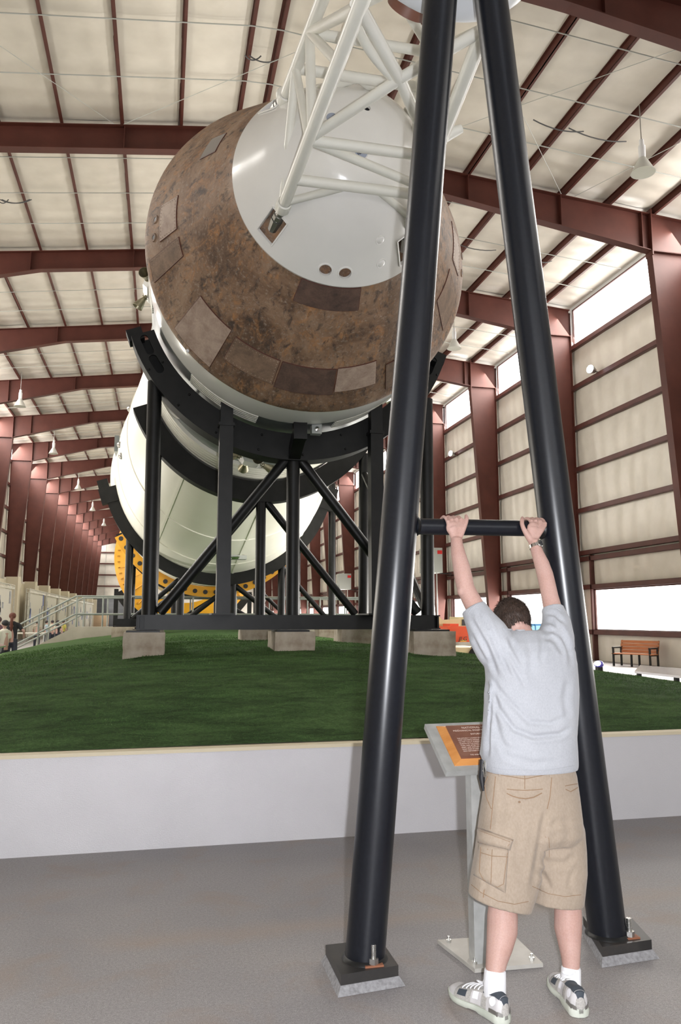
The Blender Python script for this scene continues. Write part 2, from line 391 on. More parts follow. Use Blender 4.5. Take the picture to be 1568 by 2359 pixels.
for (x0, y0, x1, y1) in ((575, 60, 640, 70), (563, 185, 600, 190), (0, 370, 25, 372), (0, 455, 70, 442), (0, 520, 70, 510), (1300, 75, 1430, 100), (1225, 200, 1340, 222), (1215, 327, 1260, 325), (1040, 470, 1140, 500)):
    p, q = at(x0, y0, 18 if y0 < 300 else 25), at(x1, y1, 18 if y0 < 300 else 25)
    p.z = T(p.x)-.03; q.z = T(q.x)-.03
    mid = (p+q)/2; mid.z -= .25
    pts = [p*(1-t)**2+mid*2*t*(1-t)+q*t*t for t in [i/8 for i in range(9)]]
    MB().path(pts, .018, 5).build('cable', CABLE, ceil)
# ---- walls
wr = MB().bb(XR+.02, XR+.2, Y0H, Y1H, 0, T(XR)+.3).build('wall_right', WHITE, smooth=False); tag(wr, kind='structure')
wl = MB().bb(XL-.2, XL-.02, Y0H, Y1H, 0, T(XL)+.3).build('wall_left', WHITE, smooth=False); tag(wl, kind='structure')
GR = [12.9, 11.18, 9.46, 7.74, 6.02, 4.3]
wn = 0
def window(x, y0, y1, z0, z1, side, panes=1, frame=True):
    global wn; wn += 1
    s_ = -1 if side == 'r' else 1
    r = MB(); t = .05
    for a in ((y0, y1, z0, z0+t), (y0, y1, z1-t, z1), (y0, y0+t, z0, z1), (y1-t, y1, z0, z1)):
        r.bb(min(x, x+s_*.09), max(x, x+s_*.09), *a)
    o = r.build('window_%d' % wn, GIRT, smooth=False); tag(o, kind='structure')
    for q in range(panes):
        a = y0+(y1-y0)*q/panes; b = y0+(y1-y0)*(q+1)/panes
        MB().bb(min(x+s_*.02, x+s_*.035), max(x+s_*.02, x+s_*.035), a+.004, b-.004, z0+.02, z1-.02).build('pane', GLOW, o, smooth=False)
    return o
girt = lambda x0, x1, L: (MB().bb(x0, x1, 0, L, 0, .012).bb(x0, x1, 0, L, .17, .182).bb(x0 if x0 > 0 else x1-.012, x0+.012 if x0 > 0 else x1, 0, L, 0, .182))
gR = girt(XR-.2, XR, BAY).mesh('girt', GIRT, smooth=False); gL = girt(XL, XL+.2, BAY).mesh('girt', GIRT, smooth=False)
rows = list(zip(GR[1:]+[2.75], GR))
qR = [[quilt_mesh('wall_quilt', b-a, 0, BAY, -.05, 'wall', 5, 12, seed=90+i+7*s_) for i, (a, b) in enumerate(rows)] for s_ in range(2)]
qL = [[quilt_mesh('wall_quilt', b-a, 0, BAY, .05, 'wall', 5, 12, seed=190+i) for i, (a, b) in enumerate(rows[:5])]]
qlow = quilt_mesh('wall_quilt', 1.15, 0, BAY, -.01, 'wall', 3, 8, seed=77)
for k in range(-3, 15):
    y = F0+BAY*k
    for i, (a, b) in enumerate(rows):
        link('wall_quilt', qR[k % 2][i], wr, (XR-.005, y, a))
    for z in GR+[4.05]: link('girt', gR, wr, (0, y, z-.18))
    link('girt', gR, wr, (0, y, 2.75)); link('girt', gR, wr, (0, y, .99))
    link('wall_quilt', qlow, wr, (XR-.005, y, 0))
    window(XR, y+.15, y+BAY-.15, 12.92, T(XR)-.02, 'r')
    if k >= -2: window(XR, y+.95, y+BAY-.95, 1.15, 2.75, 'r', 3)
    # jamb posts and the sheet between jamb and column
    for yy in (y+.9, y+BAY-.9): MB().bb(XR-.2, XR-.001, yy-.05, yy+.05, 0, 4.1).build('jamb_post', GIRT, wr, smooth=False)
    for a, b in ((y, y+.85), (y+BAY-.85, y+BAY)): MB().bb(XR-.03, XR-.005, a, b, 1.15, 2.75).build('wall_quilt', QUILT, wr, smooth=False)
    if k >= 2:
        for i, (a, b) in enumerate(rows[:5]): link('wall_quilt', qL[0][i], wl, (XL+.005, y, a))
        for z in GR: link('girt', gL, wl, (0, y, z-.18))
        window(XL, y+.15, y+BAY-.15, 12.92, T(XL)-.02, 'l')
MB().bb(XL, XL+.25, Y0H, F0+BAY*2, 4.3, 12.9).build('wall_quilt', QUILT, wl, smooth=False)
# low masonry wall with pilasters on the left
MB().bb(XL, XL+.35, Y0H, Y1H, 0, 4.3).build('low_wall', LOWALL, wl, smooth=False)
pm = MB().bb(XL+.35, XL+1.15, -.62, .62, 0, 4.5).mesh('pilaster', LOWALL, smooth=False)
for k in range(0, 16): link('pilaster', pm, wl, (0, F0+BAY*k, 0))
# far end wall
we = MB().bb(XL-.2, XR+.2, Y1H, Y1H+.2, 0, 16.2).build('wall_far', QUILT, smooth=False); tag(we, kind='structure')
for z in (4.9, 6.6, 8.4, 10.2, 12.0, 13.6): MB().bb(XL, XR, Y1H-.2, Y1H-.001, z, z+.2).build('girt', GIRT, we, smooth=False)
for x in (-9, -6, -3, 0, 9, 12): MB().bb(x, x+.05, Y1H-.05, Y1H-.001, 5, 14).build('panel_seam', GREYL, we, smooth=False)
d1 = MB().bb(-10.9, -1.2, Y1H-.12, Y1H-.001, 0, 4.8).build('door_1', DOORM, smooth=False); tag(d1, kind='structure')
for z in (.8, 1.6, 2.4, 3.2, 4.0): MB().bb(-10.85, -1.25, Y1H-.14, Y1H-.12, z, z+.04).build('door_rib', mat('door_rib', (.16, .165, .175), .5), d1, smooth=False)
wf = MB().bb(XL-.2, XR+.2, Y0H-.2, Y0H, 0, 16.2).build('wall_near', QUILT, smooth=False); tag(wf, kind='structure')
# ---- portal frames
ORD = ['nearest', 'second', 'third', 'fourth', 'fifth', 'sixth', 'seventh', 'eighth', 'ninth', 'tenth', 'eleventh', 'twelfth', 'thirteenth', 'fourteenth', 'fifteenth', 'sixteenth', 'last']
def ibeam(poly_top, poly_bot, hw=.15, t=.024, ends=True):
    """I-section between two polylines in xz with the same number of points"""
    b = MB(); n = len(poly_top)
    b.prism(poly_top+poly_bot[::-1], -.012, .012)
    for pl, sg in ((poly_top, -1), (poly_bot, 1)):
        for (x0, z0), (x1, z1) in zip(pl[:-1], pl[1:]):
            b.bar((x0, 0, z0), (x1, 0, z1), 2*hw, t) if abs(x1-x0) > abs(z1-z0) else b.bar((x0, 0, z0), (x1, 0, z1), 2*hw, t, (1, 0, 0))
    return b
def portal():
    root = thing('portal_frame', 'x', 'steel frame')
    ibeam([(16.42, 0), (16.42, 13.34)], [(15.9, 0), (15.05, 13.34)]).build('column', STEEL, root, smooth=False)
    ibeam([(-10.85, 4.5), (-10.85, 12.89)], [(-10.02, 4.5), (-9.45, 12.89)]).build('column', STEEL, root, smooth=False)
    ibeam([(16.42, T(16.42)-.03), (15.05, T(15.05)-.03), (8, T(8)-.03), (RX, RZ-.03)], [(16.42, 13.35), (15.05, 13.37), (8, 14.42), (RX, 14.98)]).build('rafter', STEEL, root, smooth=False)
    ibeam([(-10.85, T(-10.85)-.03), (-9.45, T(-9.45)-.03), (-4.65, T(-4.65)-.03), (RX, RZ-.03)], [(-10.85, 12.9), (-9.45, 12.92), (-4.65, 14.16), (RX, 14.98)]).build('rafter', STEEL, root, smooth=False)
    def zb(x):
        P = [(-10.85, 12.9), (-9.45, 12.92), (-4.65, 14.16), (RX, 14.98), (8, 14.42), (15.05, 13.37), (16.42, 13.35)]
        for (a, za), (b, zb_) in zip(P[:-1], P[1:]):
            if a <= x <= b: return za+(zb_-za)*(x-a)/(b-a)
    for x in (14.75, 11.9, 8.8, 5.5, RX, -1.4, -5.0, -8.4): MB().bb(x-.012, x+.012, -.14, .14, zb(x), T(x)-.03).build('stiffener', STEEL, root, smooth=False)
    MB().bb(15.04, 15.08, -.19, .19, 13.2, T(15)+.12).build('knee_plate', STEEL, root, smooth=False)
    MB().bb(15.05, 16.42, -.15, .15, 13.34, 13.365).build('knee_plate', STEEL, root, smooth=False)
    MB().bb(-9.48, -9.44, -.19, .19, 12.8, T(-9.4)+.12).build('knee_plate', STEEL, root, smooth=False)
    MB().bb(-10.85, -9.45, -.15, .15, 12.89, 12.915).build('knee_plate', STEEL, root, smooth=False)
    for x, s_ in ((12.9, 1), (9.7, 1), (-5.6, -1), (-2.4, -1)): MB().bar((x, 0, zb(x)+.03), (x+.5, .75, T(x+.5)), .05, .05).build('flange_brace', STEEL, root, smooth=False)
    return root
pf = portal()
for k in KS[1:]:
    o = pf if k == KS[-1] else copytree(pf)
    o.location = (0, F0+BAY*k, 0); i = k+1
    o['label'] = 'red-brown steel portal frame spanning the hall, %s from the camera' % (ORD[i-1] if k < KS[-1] else 'last')
    o['group'] = 'portal frames along the hall'
# near the camera too: two frames the picture does not show are left out
# ---- grass mound with plinth walls
MX0, MX1, MYF, MYB, MC = -4.05, 7.2, 5.95, 122.0, 1.58
def zm(x, y):
    u = min(1, abs(x-MC)/5.62); t = min(1, max(0, (y-MYF)/5.2)); f = 1-(1-t)**2
    return .665+.06*f+.52*f*(1-u*u)**1.2
def bumpz(x, y): return (.022*noise.noise(Vector((x*1.3, y*2.6, 3)))+.010*noise.noise(Vector((x*4, y*7, 9))))*min(1, (y-MYF)/1.2)
md = MB(); ys = [MYF+.1+(.18*i) for i in range(36)]+[12.6+.6*i for i in range(12)]+[20+4*i for i in range(26)]; xg = [MX0+.1+(MX1-MX0-.2)*i/56 for i in range(57)]
n_ = len(xg)
md.add([(x, y, zm(x, y)+bumpz(x, y)) for y in ys for x in xg], [(j*n_+i, j*n_+i+1, (j+1)*n_+i+1, (j+1)*n_+i) for j in range(len(ys)-1) for i in range(n_-1)])
mound = md.build('grass_mound', TURF, ang=3); tag(mound, 'broad mound of artificial grass under the rocket', 'grass', kind='stuff')
rs = np.random.RandomState(3); NB = 150000
bx = rs.uniform(MX0+.12, MX1-.12, NB); by = MYF+.12+rs.beta(1, 2.1, NB)*13
zz = np.array([zm(a, b)+bumpz(a, b) for a, b in zip(bx, by)]); ang = rs.uniform(0, 2*PI, NB); hh = rs.uniform(.007, .017, NB)*(1+(by-6)*.04)
lean = rs.uniform(-.02, .02, (NB, 2)); wd = .0020+.0005*(by-6)
va = np.stack([bx-np.cos(ang)*wd, by-np.sin(ang)*wd, zz-.004], 1); vb = np.stack([bx+np.cos(ang)*wd, by+np.sin(ang)*wd, zz-.004], 1)
vc = np.stack([bx+lean[:, 0], by+lean[:, 1], zz+hh], 1)
V = np.stack([va, vb, vc], 1).reshape(-1, 3)
me = bpy.data.meshes.new('turf_blades'); me.vertices.add(NB*3); me.vertices.foreach_set('co', V.ravel())
me.loops.add(NB*3); me.loops.foreach_set('vertex_index', np.arange(NB*3)); me.polygons.add(NB); me.polygons.foreach_set('loop_start', np.arange(0, NB*3, 3)); me.polygons.foreach_set('loop_total', np.full(NB, 3))
me.update(); me.materials.append(BLADE); tag(link('turf_blades', me, mound), kind='stuff')
pl = thing('plinth_wall', 'low glossy grey-white wall holding back the grass mound', 'wall', (MC, MYF, 0))
MB().bb(MX0, MX1, MYF, MYF+.16, 0, .655).build('wall_face', PLINTH, pl, smooth=False)
MB().bb(MX0-.0, MX0+.15, MYF+.16, MYB, 0, .655).build('wall_face', PLINTH, pl, smooth=False)
MB().bb(MX1-.15, MX1, MYF+.16, MYB, 0, .655).build('wall_face', PLINTH, pl, smooth=False)
MB().bb(MX0-.01, MX1+.01, MYF-.012, MYF+.17, .655, .68).bb(MX0-.01, MX0+.16, MYF+.17, MYB, .655, .68).bb(MX1-.16, MX1+.01, MYF+.17, MYB, .655, .68).build('wall_cap', CAPM, pl, smooth=False)
# ---- high bay lamps
def hb():
    r = thing('high_bay_lamp', 'x', 'lamp')
    MB().tube((0, 0, .62), (0, 0, 1.9), .012, 6).build('rod', DULLM, r)
    MB().lathe([(.001, .77), (.06, .76), (.066, .6), (.09, .59), (.09, .46), (.084, .24)], (0, 0, 0), (0, 0, 1), 14).build('ballast', WHITE, r)
    MB().lathe([(.084, .26), (.12, .2), (.19, .07), (.30, -.145), (.315, -.16), (.29, -.15), (.18, .06), (.07, .21)], (0, 0, 0), (0, 0, 1), 24).build('reflector', REFL, r)
    MB().lathe([(.001, -.134), (.18, -.141), (.30, -.151)], (0, 0, 0), (0, 0, 1), 24).build('lens', LENS, r)
    return r
h0 = hb(); pos = []
for (px, py, Y, l) in ((1480, 385, 15.0, 'high bay lamp hanging nearest the camera, right of the black pipes'), (46, 930, 36.3, 'high bay lamp of the left row hanging nearest, at the picture\'s left edge'), (123, 1040, 47.6, 'second high bay lamp of the left row counting from the camera'), (180, 1123, 58.8, 'third high bay lamp of the left row counting from the camera'), (213, 1173, 70.5, 'fourth high bay lamp of the left row counting from the camera'), (239, 1208, 81.5, 'fifth high bay lamp of the left row, just left of the yellow ring'), (1046, 795, 30.1, 'high bay lamp hanging between the two black pipe legs')):
    o = h0 if px == 1480 else copytree(h0)
    for _ in range(40):
        q_ = at(px, py, Y); Y *= 1+((T(q_.x)-(1.6 if px == 1480 else 1.6))-q_.z)/(q_.z-EYE)*.6
    o.location = at(px, py, Y); o['label'] = l; o['group'] = 'high bay lamps'
    rt = [q for q in bpy.data.objects if q.parent == o and q.name.startswith('rod')][0]
    top = T(o.location.x)-o.location.z+.16; rt.scale.z = 1; me = MB().tube((0, 0, .75), (0, 0, top), .014, 6).mesh('rod', DULLM); rt.data = me
# lit floods on the right wall
def flood(p, l):
    r = thing('flood_light', l, 'lamp', p)
    MB().lathe([(.001, 0), (.17, 0), (.17, .05), (.1, .26), (.001, .28)], p, (1, .35, -.1), 18).build('housing', DULLM, r)
    q = Vector(p)-Vector((1, .35, -.1)).normalized()*.01
    MB().lathe([(.001, -.04), (.1, -.03), (.16, 0)], q, (1, .35, -.1), 18).build('lens', FLOOD, r)
    MB().bar(Vector(p)+Vector((.15, 0, -.05)), (XR-.01, p[1]+.1, p[2]-.1), .05, .05).build('bracket', DULLM, r)
flood((16.1, 26.7, 11.3), 'glaring flood light on the right wall right of the tall pipe leg')
flood((16.1, 42.0, 11.1), 'glaring flood light on the right wall between the pipe legs')
# ================================================ THE ROCKET
AX, AZ = 1.64, 6.0; KC = .587; BETA = math.atan(KC)
AC = (AX, 0, AZ)
def cone(a, Y, off=0):
    a = rad(a); r = 1.95-(8.8-Y)*KC
    n = Vector((cos(a)*cos(BETA), -sin(BETA), sin(a)*cos(BETA)))
    return Vector((AX+r*cos(a), Y, AZ+r*sin(a)))+n*off, n
cm = thing('space_capsule', 'cone-shaped capsule with charred brown shield and white front cover', 'capsule', (AX, 8.8, AZ))
R_ = lambda Y: 1.95-(8.8-Y)*KC
MB().lathe([(.001, 6.62), (.3, 6.64), (R_(7.0)-.1, 7.0), (R_(7.26)-.09, 7.26), (R_(7.3), 7.28)]+[(R_(7.3+1.45*i/12), 7.3+1.45*i/12) for i in range(13)]+[(1.95, 8.82), (1.955, 8.88), (1.935, 8.95), (1.88, 8.99), (.001, 9.02)], AC, n=128).build('heat_shield', SHIELD, cm, ang=.9)
def shell_cover():
    out = [(R_(7.31)+.005, 7.31), (R_(7.29)+.022, 7.28), (R_(7.0)+.022, 7.0), (.80, 6.80), (.69, 6.64), (.575, 6.51), (.43, 6.41), (.26, 6.355), (.12, 6.335), (.002, 6.33)]
    inn = [(r-.022 if r > .05 else .002, y+.022) for r, y in out][::-1]; inn[-1] = (R_(7.31)-.02, 7.32)
    # refine
    fine = []
    for (r0, y0), (r1, y1) in zip(out[:-1], out[1:]):
        for q in range(4): fine.append((r0+(r1-r0)*q/4, y0+(y1-y0)*q/4))
    fine.append(out[-1])
    return MB().lathe(fine+inn+[fine[0]], AC, n=128).mesh('front_cover', WHITEP, (AX, 8.8, AZ), ang=.9)
def cut(obj, cutters):
    for c in cutters:
        c.parent = obj.parent; md_ = obj.modifiers.new('b', 'BOOLEAN'); md_.operation = 'DIFFERENCE'; md_.solver = 'EXACT'; md_.object = c
    bpy.context.view_layer.update()
    me = bpy.data.meshes.new_from_object(obj.evaluated_get(bpy.context.evaluated_depsgraph_get()))
    obj.modifiers.clear(); obj.data = me
    for c in cutters: bpy.data.objects.remove(c)
    finish(me, .6)
cov = link('front_cover', shell_cover(), cm)
cs = []
def cyl_cutter(a, Y, r, n=None, dep=.08):
    p, nn = cone(a, Y); nn = n or nn
    return link('cutter', MB().tube(p-nn*dep, p+nn*.12, r, 32).mesh('c', None, (AX, 8.8, AZ), False))
def basis(a, Y):
    p, n = cone(a, Y); t = Vector((-sin(rad(a)), 0, cos(rad(a)))); s_ = n.cross(t); return p, n, t, s_
def box_cutter(a, Y, w, h, dep=.08, rot=0):
    p, n, t, s_ = basis(a, Y); R = Matrix((t, s_, n)).transposed()
    if rot: R = R@Matrix.Rotation(rot, 3, 'Z')
    return link('cutter', MB().box(p, (w, h, dep*2), M=R).mesh('c', None, (AX, 8.8, AZ), False))
WELLS = ((-138, 7.075), (-48, 7.075), (42, 7.075), (138, 7.075))
for a, Y in WELLS: cs.append(box_cutter(a, Y, .20, .30))
cs += [cyl_cutter(-99.6, 7.155, .062), cyl_cutter(-88.2, 7.155, .062)]
# small dark ports on the dome
def dome_hit(px, py):
    r = FPX*FW+(px-IW/2)*RT-(py-IH/2)*UP; r.normalize()
    bvh = BVHTree.FromPolygons([v.co+Vector((AX, 8.8, AZ)) for v in cov.data.vertices], [p.vertices[:] for p in cov.data.polygons])
    return bvh.ray_cast(CAM, r)
hp = dome_hit(845, 248); dports = []
for px, py, r in ((845, 248, .034), (763, 270, .045), (832, 350, .058)):
    loc, nn, _, _ = dome_hit(px, py); dports.append((loc, nn, r))
loc, nn, r = dports[0]
cs.append(link('cutter', MB().tube(loc-nn*.06, loc+nn*.05, r, 28).mesh('c', None, (AX, 8.8, AZ), False)))
cut(cov, cs)
for i, (loc, nn, r) in enumerate(dports):
    _, u, v = MB().frame((0, 0, 0), nn)
    MB().lathe([(r+.001, -.012), (r+.001, .003), (r+.008, .004), (r+.012, -.012)], loc, nn, 32).build('port_ring', WHITEP, cm)
    if i: 
        MB().lathe([(.0005, .004), (r, .003), (r, -.01)], loc, nn, 32).build('port_disc', mat('blue_grey_port_glass', (.36, .40, .50), .3), cm)
    else: MB().lathe([(.0005, -.05), (r+.01, -.05)], loc, nn, 24).build('port_disc', DARKIN, cm)
loc, nn, r = dports[2]
xd = (RT*.8-UP*.55); xd = xd-nn*xd.dot(nn)
xd = RT*.87+UP*.5; xd = (xd-nn*xd.dot(nn)).normalized()
place(textmesh('IDN', .05, INK, .001, align='CENTER'), 'lettering', cm, loc+nn*.006, xd, nn.cross(xd))
for a, Y, r in ((-99.6, 7.155, .062), (-88.2, 7.155, .062)):
    p, n = cone(a, Y, .022); MB().lathe([(r, -.02), (r, .004), (r+.014, .003), (r+.018, -.006)], p, n, 36).build('port_ring', WHITEP, cm)
for a, Y in WELLS:
    p, n, t, s_ = basis(a, Y); R = Matrix((t, s_, n)).transposed(); q = p+n*.024
    b = MB()
    for sx in (-1, 1): b.bar(q+t*sx*.108+s_*.158, q+t*sx*.108-s_*.158, .014, .012, n); b.bar(q-t*.108+s_*sx*.158, q+t*.108+s_*sx*.158, .014, .012, n)
    b.build('well_rim', WHITEP, cm)
for a, Y in ((-67.8, 6.86), (-66.4, 7.1)):
    p, n = cone(a, Y, .022); MB().lathe([(.001, .004), (.035, .004), (.04, .0), (.05, .002), (.052, -.006)], p, n, 24).build('cover_boss', WHITEP, cm)
    b = MB(); _, u, v = b.frame((0, 0, 0), n)
    for q in range(4): b.sph(p+n*.004+(u*cos(q*PI/2+.5)+v*sin(q*PI/2+.5))*.024, .004, 6, 4)
# shield patches: proud curved plates edged with rivets
def patch(a0, a1, Y0, Y1, mt, riv=True, name='shield_panel', proud=.008):
    if a1 < a0: a1 += 360
    b = MB(); na, ny = max(4, int((a1-a0)/2)), 6
    for lay in (proud, -.01):
        vs = [cone(a0+(a1-a0)*i/na, Y0+(Y1-Y0)*j/ny, lay)[0] for j in range(ny+1) for i in range(na+1)]
        b.add(vs, [(j*(na+1)+i, j*(na+1)+i+1, (j+1)*(na+1)+i+1, (j+1)*(na+1)+i) for j in range(ny) for i in range(na)])
    M_ = (na+1)*(ny+1)
    edge = [i for i in range(na+1)]+[j*(na+1)+na for j in range(1, ny+1)]+[ny*(na+1)+i for i in range(na-1, -1, -1)]+[j*(na+1) for j in range(ny-1, 0, -1)]
    b.f += [(e, f, f+M_, e+M_) for e, f in zip(edge, edge[1:]+edge[:1])]
    o = b.build(name, mt, cm, ang=.9)
    s_ = MB(); path = [cone(a0+(a1-a0)*i/12, Y0, .003)[0] for i in range(13)]+[cone(a1, Y0+(Y1-Y0)*j/6, .003)[0] for j in range(1, 7)]+[cone(a1-(a1-a0)*i/12, Y1, .003)[0] for i in range(1, 13)]+[cone(a0, Y1-(Y1-Y0)*j/6, .003)[0] for j in range(1, 7)]
    s_.path(path, .006, 5, False).build('joint', SEAM, o)
    if riv:
        r_ = MB(); da = math.degrees(.045/R_((Y0+Y1)/2))
        nA = int((a1-a0)/da); nY = int((Y1-Y0)/cos(BETA)/.045)
        for q, off in ((.025, 0),):
            for i in range(nA+1):
                for Y in (Y0+q, Y1-q): r_.sph(cone(a0+(a1-a0)*(i+.5)/(nA+1), Y, proud)[0], .0055, 5, 3)
            for j in range(nY+1):
                for a in (a0+.8, a1-.8): r_.sph(cone(a, Y0+(Y1-Y0)*(j+.5)/(nY+1), proud)[0], .0055, 5, 3)
        tag(r_.build('rivets', PALEP, o), kind='stuff')
    return o
patch(-145.3, -127.8, 8.22, 8.765, PALEP); patch(-125, -105.8, 8.25, 8.56, MIDP); patch(-104.8, -83.3, 8.25, 8.585, DARKP, False); patch(-82.7, -66.5, 8.24, 8.55, PALEP)
patch(-110, -77.4, 7.32, 7.56, DARKP, False); patch(172.5, 186.3, 8.215, 8.52, PALEP); patch(190.0, 197.8, 8.2, 8.74, MIDP); patch(-30, -14, 8.1, 8.6, MIDP); patch(-8, 9, 8.15, 8.5, PALEP)
patch(148, 159, 7.72, 7.99, mat('shield_window_glass', (.34, .31, .29), .2), False, 'capsule_window')
patch(-62, -48, 8.35, 8.7, MIDP)
for a, Y in ((176.6, 8.61), (-176.9, 8.63), (-3.4, 8.70), (4.0, 8.74)):
    p, n = cone(a, Y, .004); o = MB().lathe([(.001, .002), (.026, .002), (.027, .006), (.045, .006), (.05, -.004)], p, n, 20).build('vent_ring', MIDP, cm)
    MB().lathe([(.001, .003), (.026, .003)], p, n, 20).build('vent_mouth', DARKIN, o)
p, n = cone(-136.9, 8.81, .01); MB().sph(p, .022, 10, 6).build('edge_light', WHITE, cm)
# tower feet bolts (dark frangible fittings) reach into the wells
# ---- service module
svc = thing('service_module', 'white and grey cylinder with ribbed panels behind the brown capsule', 'spacecraft section', (AX, 9.0, AZ))
MB().lathe([(.3, 8.98), (1.90, 8.98), (1.90, 13.0)], AC, n=96).build('body', GREYM, svc)
MB().lathe([(1.90, 8.97), (1.925, 8.975), (1.93, 9.0), (1.93, 9.58), (1.90, 9.60)], AC, n=96).build('front_band', WHITEP, svc)
NP = 12
for i in range(NP):
    a0 = -PI+2*PI*i/NP+.26; a1 = a0+2*PI/NP*.985
    if i % 2:
        b = MB()
        for q in range(5): b.arc((AX, AZ), 1.895, 1.93, 9.63+q*.07, 9.63+q*.07+.045, a0, a1, 14)
        b.arc((AX, AZ), 1.89, 1.908, 9.61, 9.98, a0, a1, 14); b.build('ribbed_panel', STAGEW, svc, ang=.5)
    else: MB().arc((AX, AZ), 1.89, 1.915, 9.61, 9.98, a0, a1, 14).build('smooth_panel', GREYM, svc, ang=.5)
MB().box((1.64+.25, 9.75, AZ-1.95), (.13, .12, .13)).build('antenna_box', GREYL, svc, smooth=False)
MB().lathe([(.001, -.03), (.03, -.02), (.035, 0)], (1.64+.25, 9.68, AZ-1.96), (0, 1, 0), 14).build('antenna_dome', CHROME, svc)
b = MB()
for q in range(5): b.lathe([(1.89, 12.6+q*.18), (1.955, 12.61+q*.18), (1.965, 12.68+q*.18), (1.955, 12.75+q*.18), (1.89, 12.76+q*.18)], AC, n=96)
b.build('ribbed_collar', STAGEW, svc, ang=.6)
MB().path([(AX-1.35, 10.6, AZ-1.42), (AX-1.5, 10.55, AZ-1.55)], .03, 10).build('antenna_stub', STAGEW, svc)
MB().lathe([(.001, .0), (.05, .0), (.13, .06), (.135, .07)], (AX-1.5, 10.55, AZ-1.55), (-.7, -.3, -.7), 18).build('scoop_antenna', STAGEW, svc)
def bell(b, p, d, L=.24, r0=.03, r1=.085, inner=None):
    b.lathe([(.02, 0), (.022, .03), (.045, .04), (.045, .055), (r0, .06), (r0*1.5, .1), (r1*.75, .16), (r1, L), (r1-.005, L+.001), (r1*.7, .16), (r0*.8, .07)], p, d, 20)
def quad(a, Y):
    a = rad(a); e = Vector((cos(a), 0, sin(a))); t = Vector((-sin(a), 0, cos(a))); yv = Vector((0, 1, 0)); c = Vector((AX, Y, AZ))+e*1.9
    q = thing_part('thruster_quad')
    b = MB(); vs = []
    for lay, (tw, yw) in ((-.02, (.22, .34)), (.14, (.19, .27)), (.24, (.11, .15))):
        vs.append([c+e*lay+t*tw*sx+yv*yw*sy for sx, sy in ((-1, -1), (1, -1), (1, 1), (-1, 1))])
    b.rings(vs); hs = b.build('thruster_quad', WHITEP, svc, smooth=False)
    for d, off in ((t+e*.25, t*.15+yv*.12), (-t+e*.25, -t*.15-yv*.1), (-yv+e*.25, -yv*.24+t*.06), (yv+e*.25, yv*.24-t*.06)):
        n_ = MB(); bell(n_, c+e*.17+off, d.normalized()); n_.build('nozzle', BRASSY, hs, ang=.5)
def thing_part(n): return None
for a, Y in ((161, 11.7), (-101, 11.5), (70, 11.7), (-20, 11.7)): quad(a, Y)
# ---- adapter cone and third stage
st = thing('rocket_stage', 'huge cream-white tapered stage swelling behind the black cradle rings', 'rocket stage', (AX, 13.9, AZ))
MB().lathe([(.5, 13.5), (1.965, 13.5), (1.985, 13.9)]+[(1.985+(3.3-1.985)*i/8, 13.9+(25-13.9)*i/8) for i in range(1, 9)]+[(3.3, 27.4), (3.1, 27.5)], AC, n=96).build('cone_skin', STAGEW, st, ang=.5)
def sla(Y): return 1.985+(3.3-1.985)*(Y-13.9)/11.1 if Y < 25 else 3.3
for a in (-128, -38, 52, 142, -83):
    e = Vector((cos(rad(a)), 0, sin(rad(a)))); MB().bar(Vector((AX, 13.95, AZ))+e*1.995, Vector((AX, 24.9, AZ))+e*3.293, .06, .02, e).build('seam_strip', STAGEW, st, smooth=False)
for Y in (18.6, 21.7, 24.9, 26.2): MB().lathe([(sla(Y)-.01, -.04), (sla(Y)+.018, -.03), (sla(Y)+.02, .03), (sla(Y)-.01, .04)], (AX, Y, AZ), n=96).build('seam_ring', STAGEW, st)
def onsla(a, Y, off=0): e = Vector((cos(rad(a)), 0, sin(rad(a)))); return Vector((AX, Y, AZ))+e*(sla(Y)+off), e
p, e = onsla(172, 22.5, .01); _, u, v = MB().frame(p, p+e); MB().box(p, (.12, .9, .45)).build('hatch', GREYM, st)
p, e = onsla(-86, 20.6, .03); MB().box(p, (.6, .35, .1)).build('drain_plate', GREYL, st); MB().lathe([(.001, .06), (.1, .06), (.16, 0)], p-Vector((0, .1, 0)), e, 16).build('drain_port', CHROME, st)
for a, Y in ((160, 20.2), (185, 20.5), (176, 21.2)):
    p, e = onsla(a, Y, .0); MB().sph(p, .09, 8, 5).build('fitting', DULLM, st)
yr = thing('yellow_stage_ring', 'yellow saddle flange with round holes under the white stage', 'ring', (AX, 27.6, AZ))
MB().arc((AX, AZ), 3.3, 3.66, 27.5, 27.75, rad(-153), rad(-27), 60).build('flange', YELLOW, yr, ang=.5)
for i in range(22):
    a = rad(-151+122*i/21); e = Vector((cos(a), 0, sin(a))); MB().lathe([(.001, 0), (.075, 0), (.08, .02)], Vector((AX, 27.48, AZ))+e*3.49, (0, 1, 0), 10).build('flange_hole', DARKIN, yr)
MB().lathe([(3.3, 27.7), (3.3, 46)], AC, n=96).build('tank_wall', WHITEP, yr)
MB().arc((AX, AZ), 3.3, 3.5, 27.75, 28.6, rad(-153), rad(-27), 60).build('stiff_skirt', YELLOW, yr)
s2 = thing('yellow_stage_end', 'giant yellow end ring of the far rocket stage at lower left', 'ring', (AX, 58, AZ))
MB().lathe([(3.3, 57.2), (4.2, 57.6), (4.93, 57.8), (5.03, 57.85), (5.03, 58.2), (4.9, 58.3)], AC, n=96).build('end_face', YELLOW, s2, ang=.4)
MB().lathe([(5.0, 58.2), (5.0, 100)], AC, n=64).build('stage_skin', STAGEW, s2)
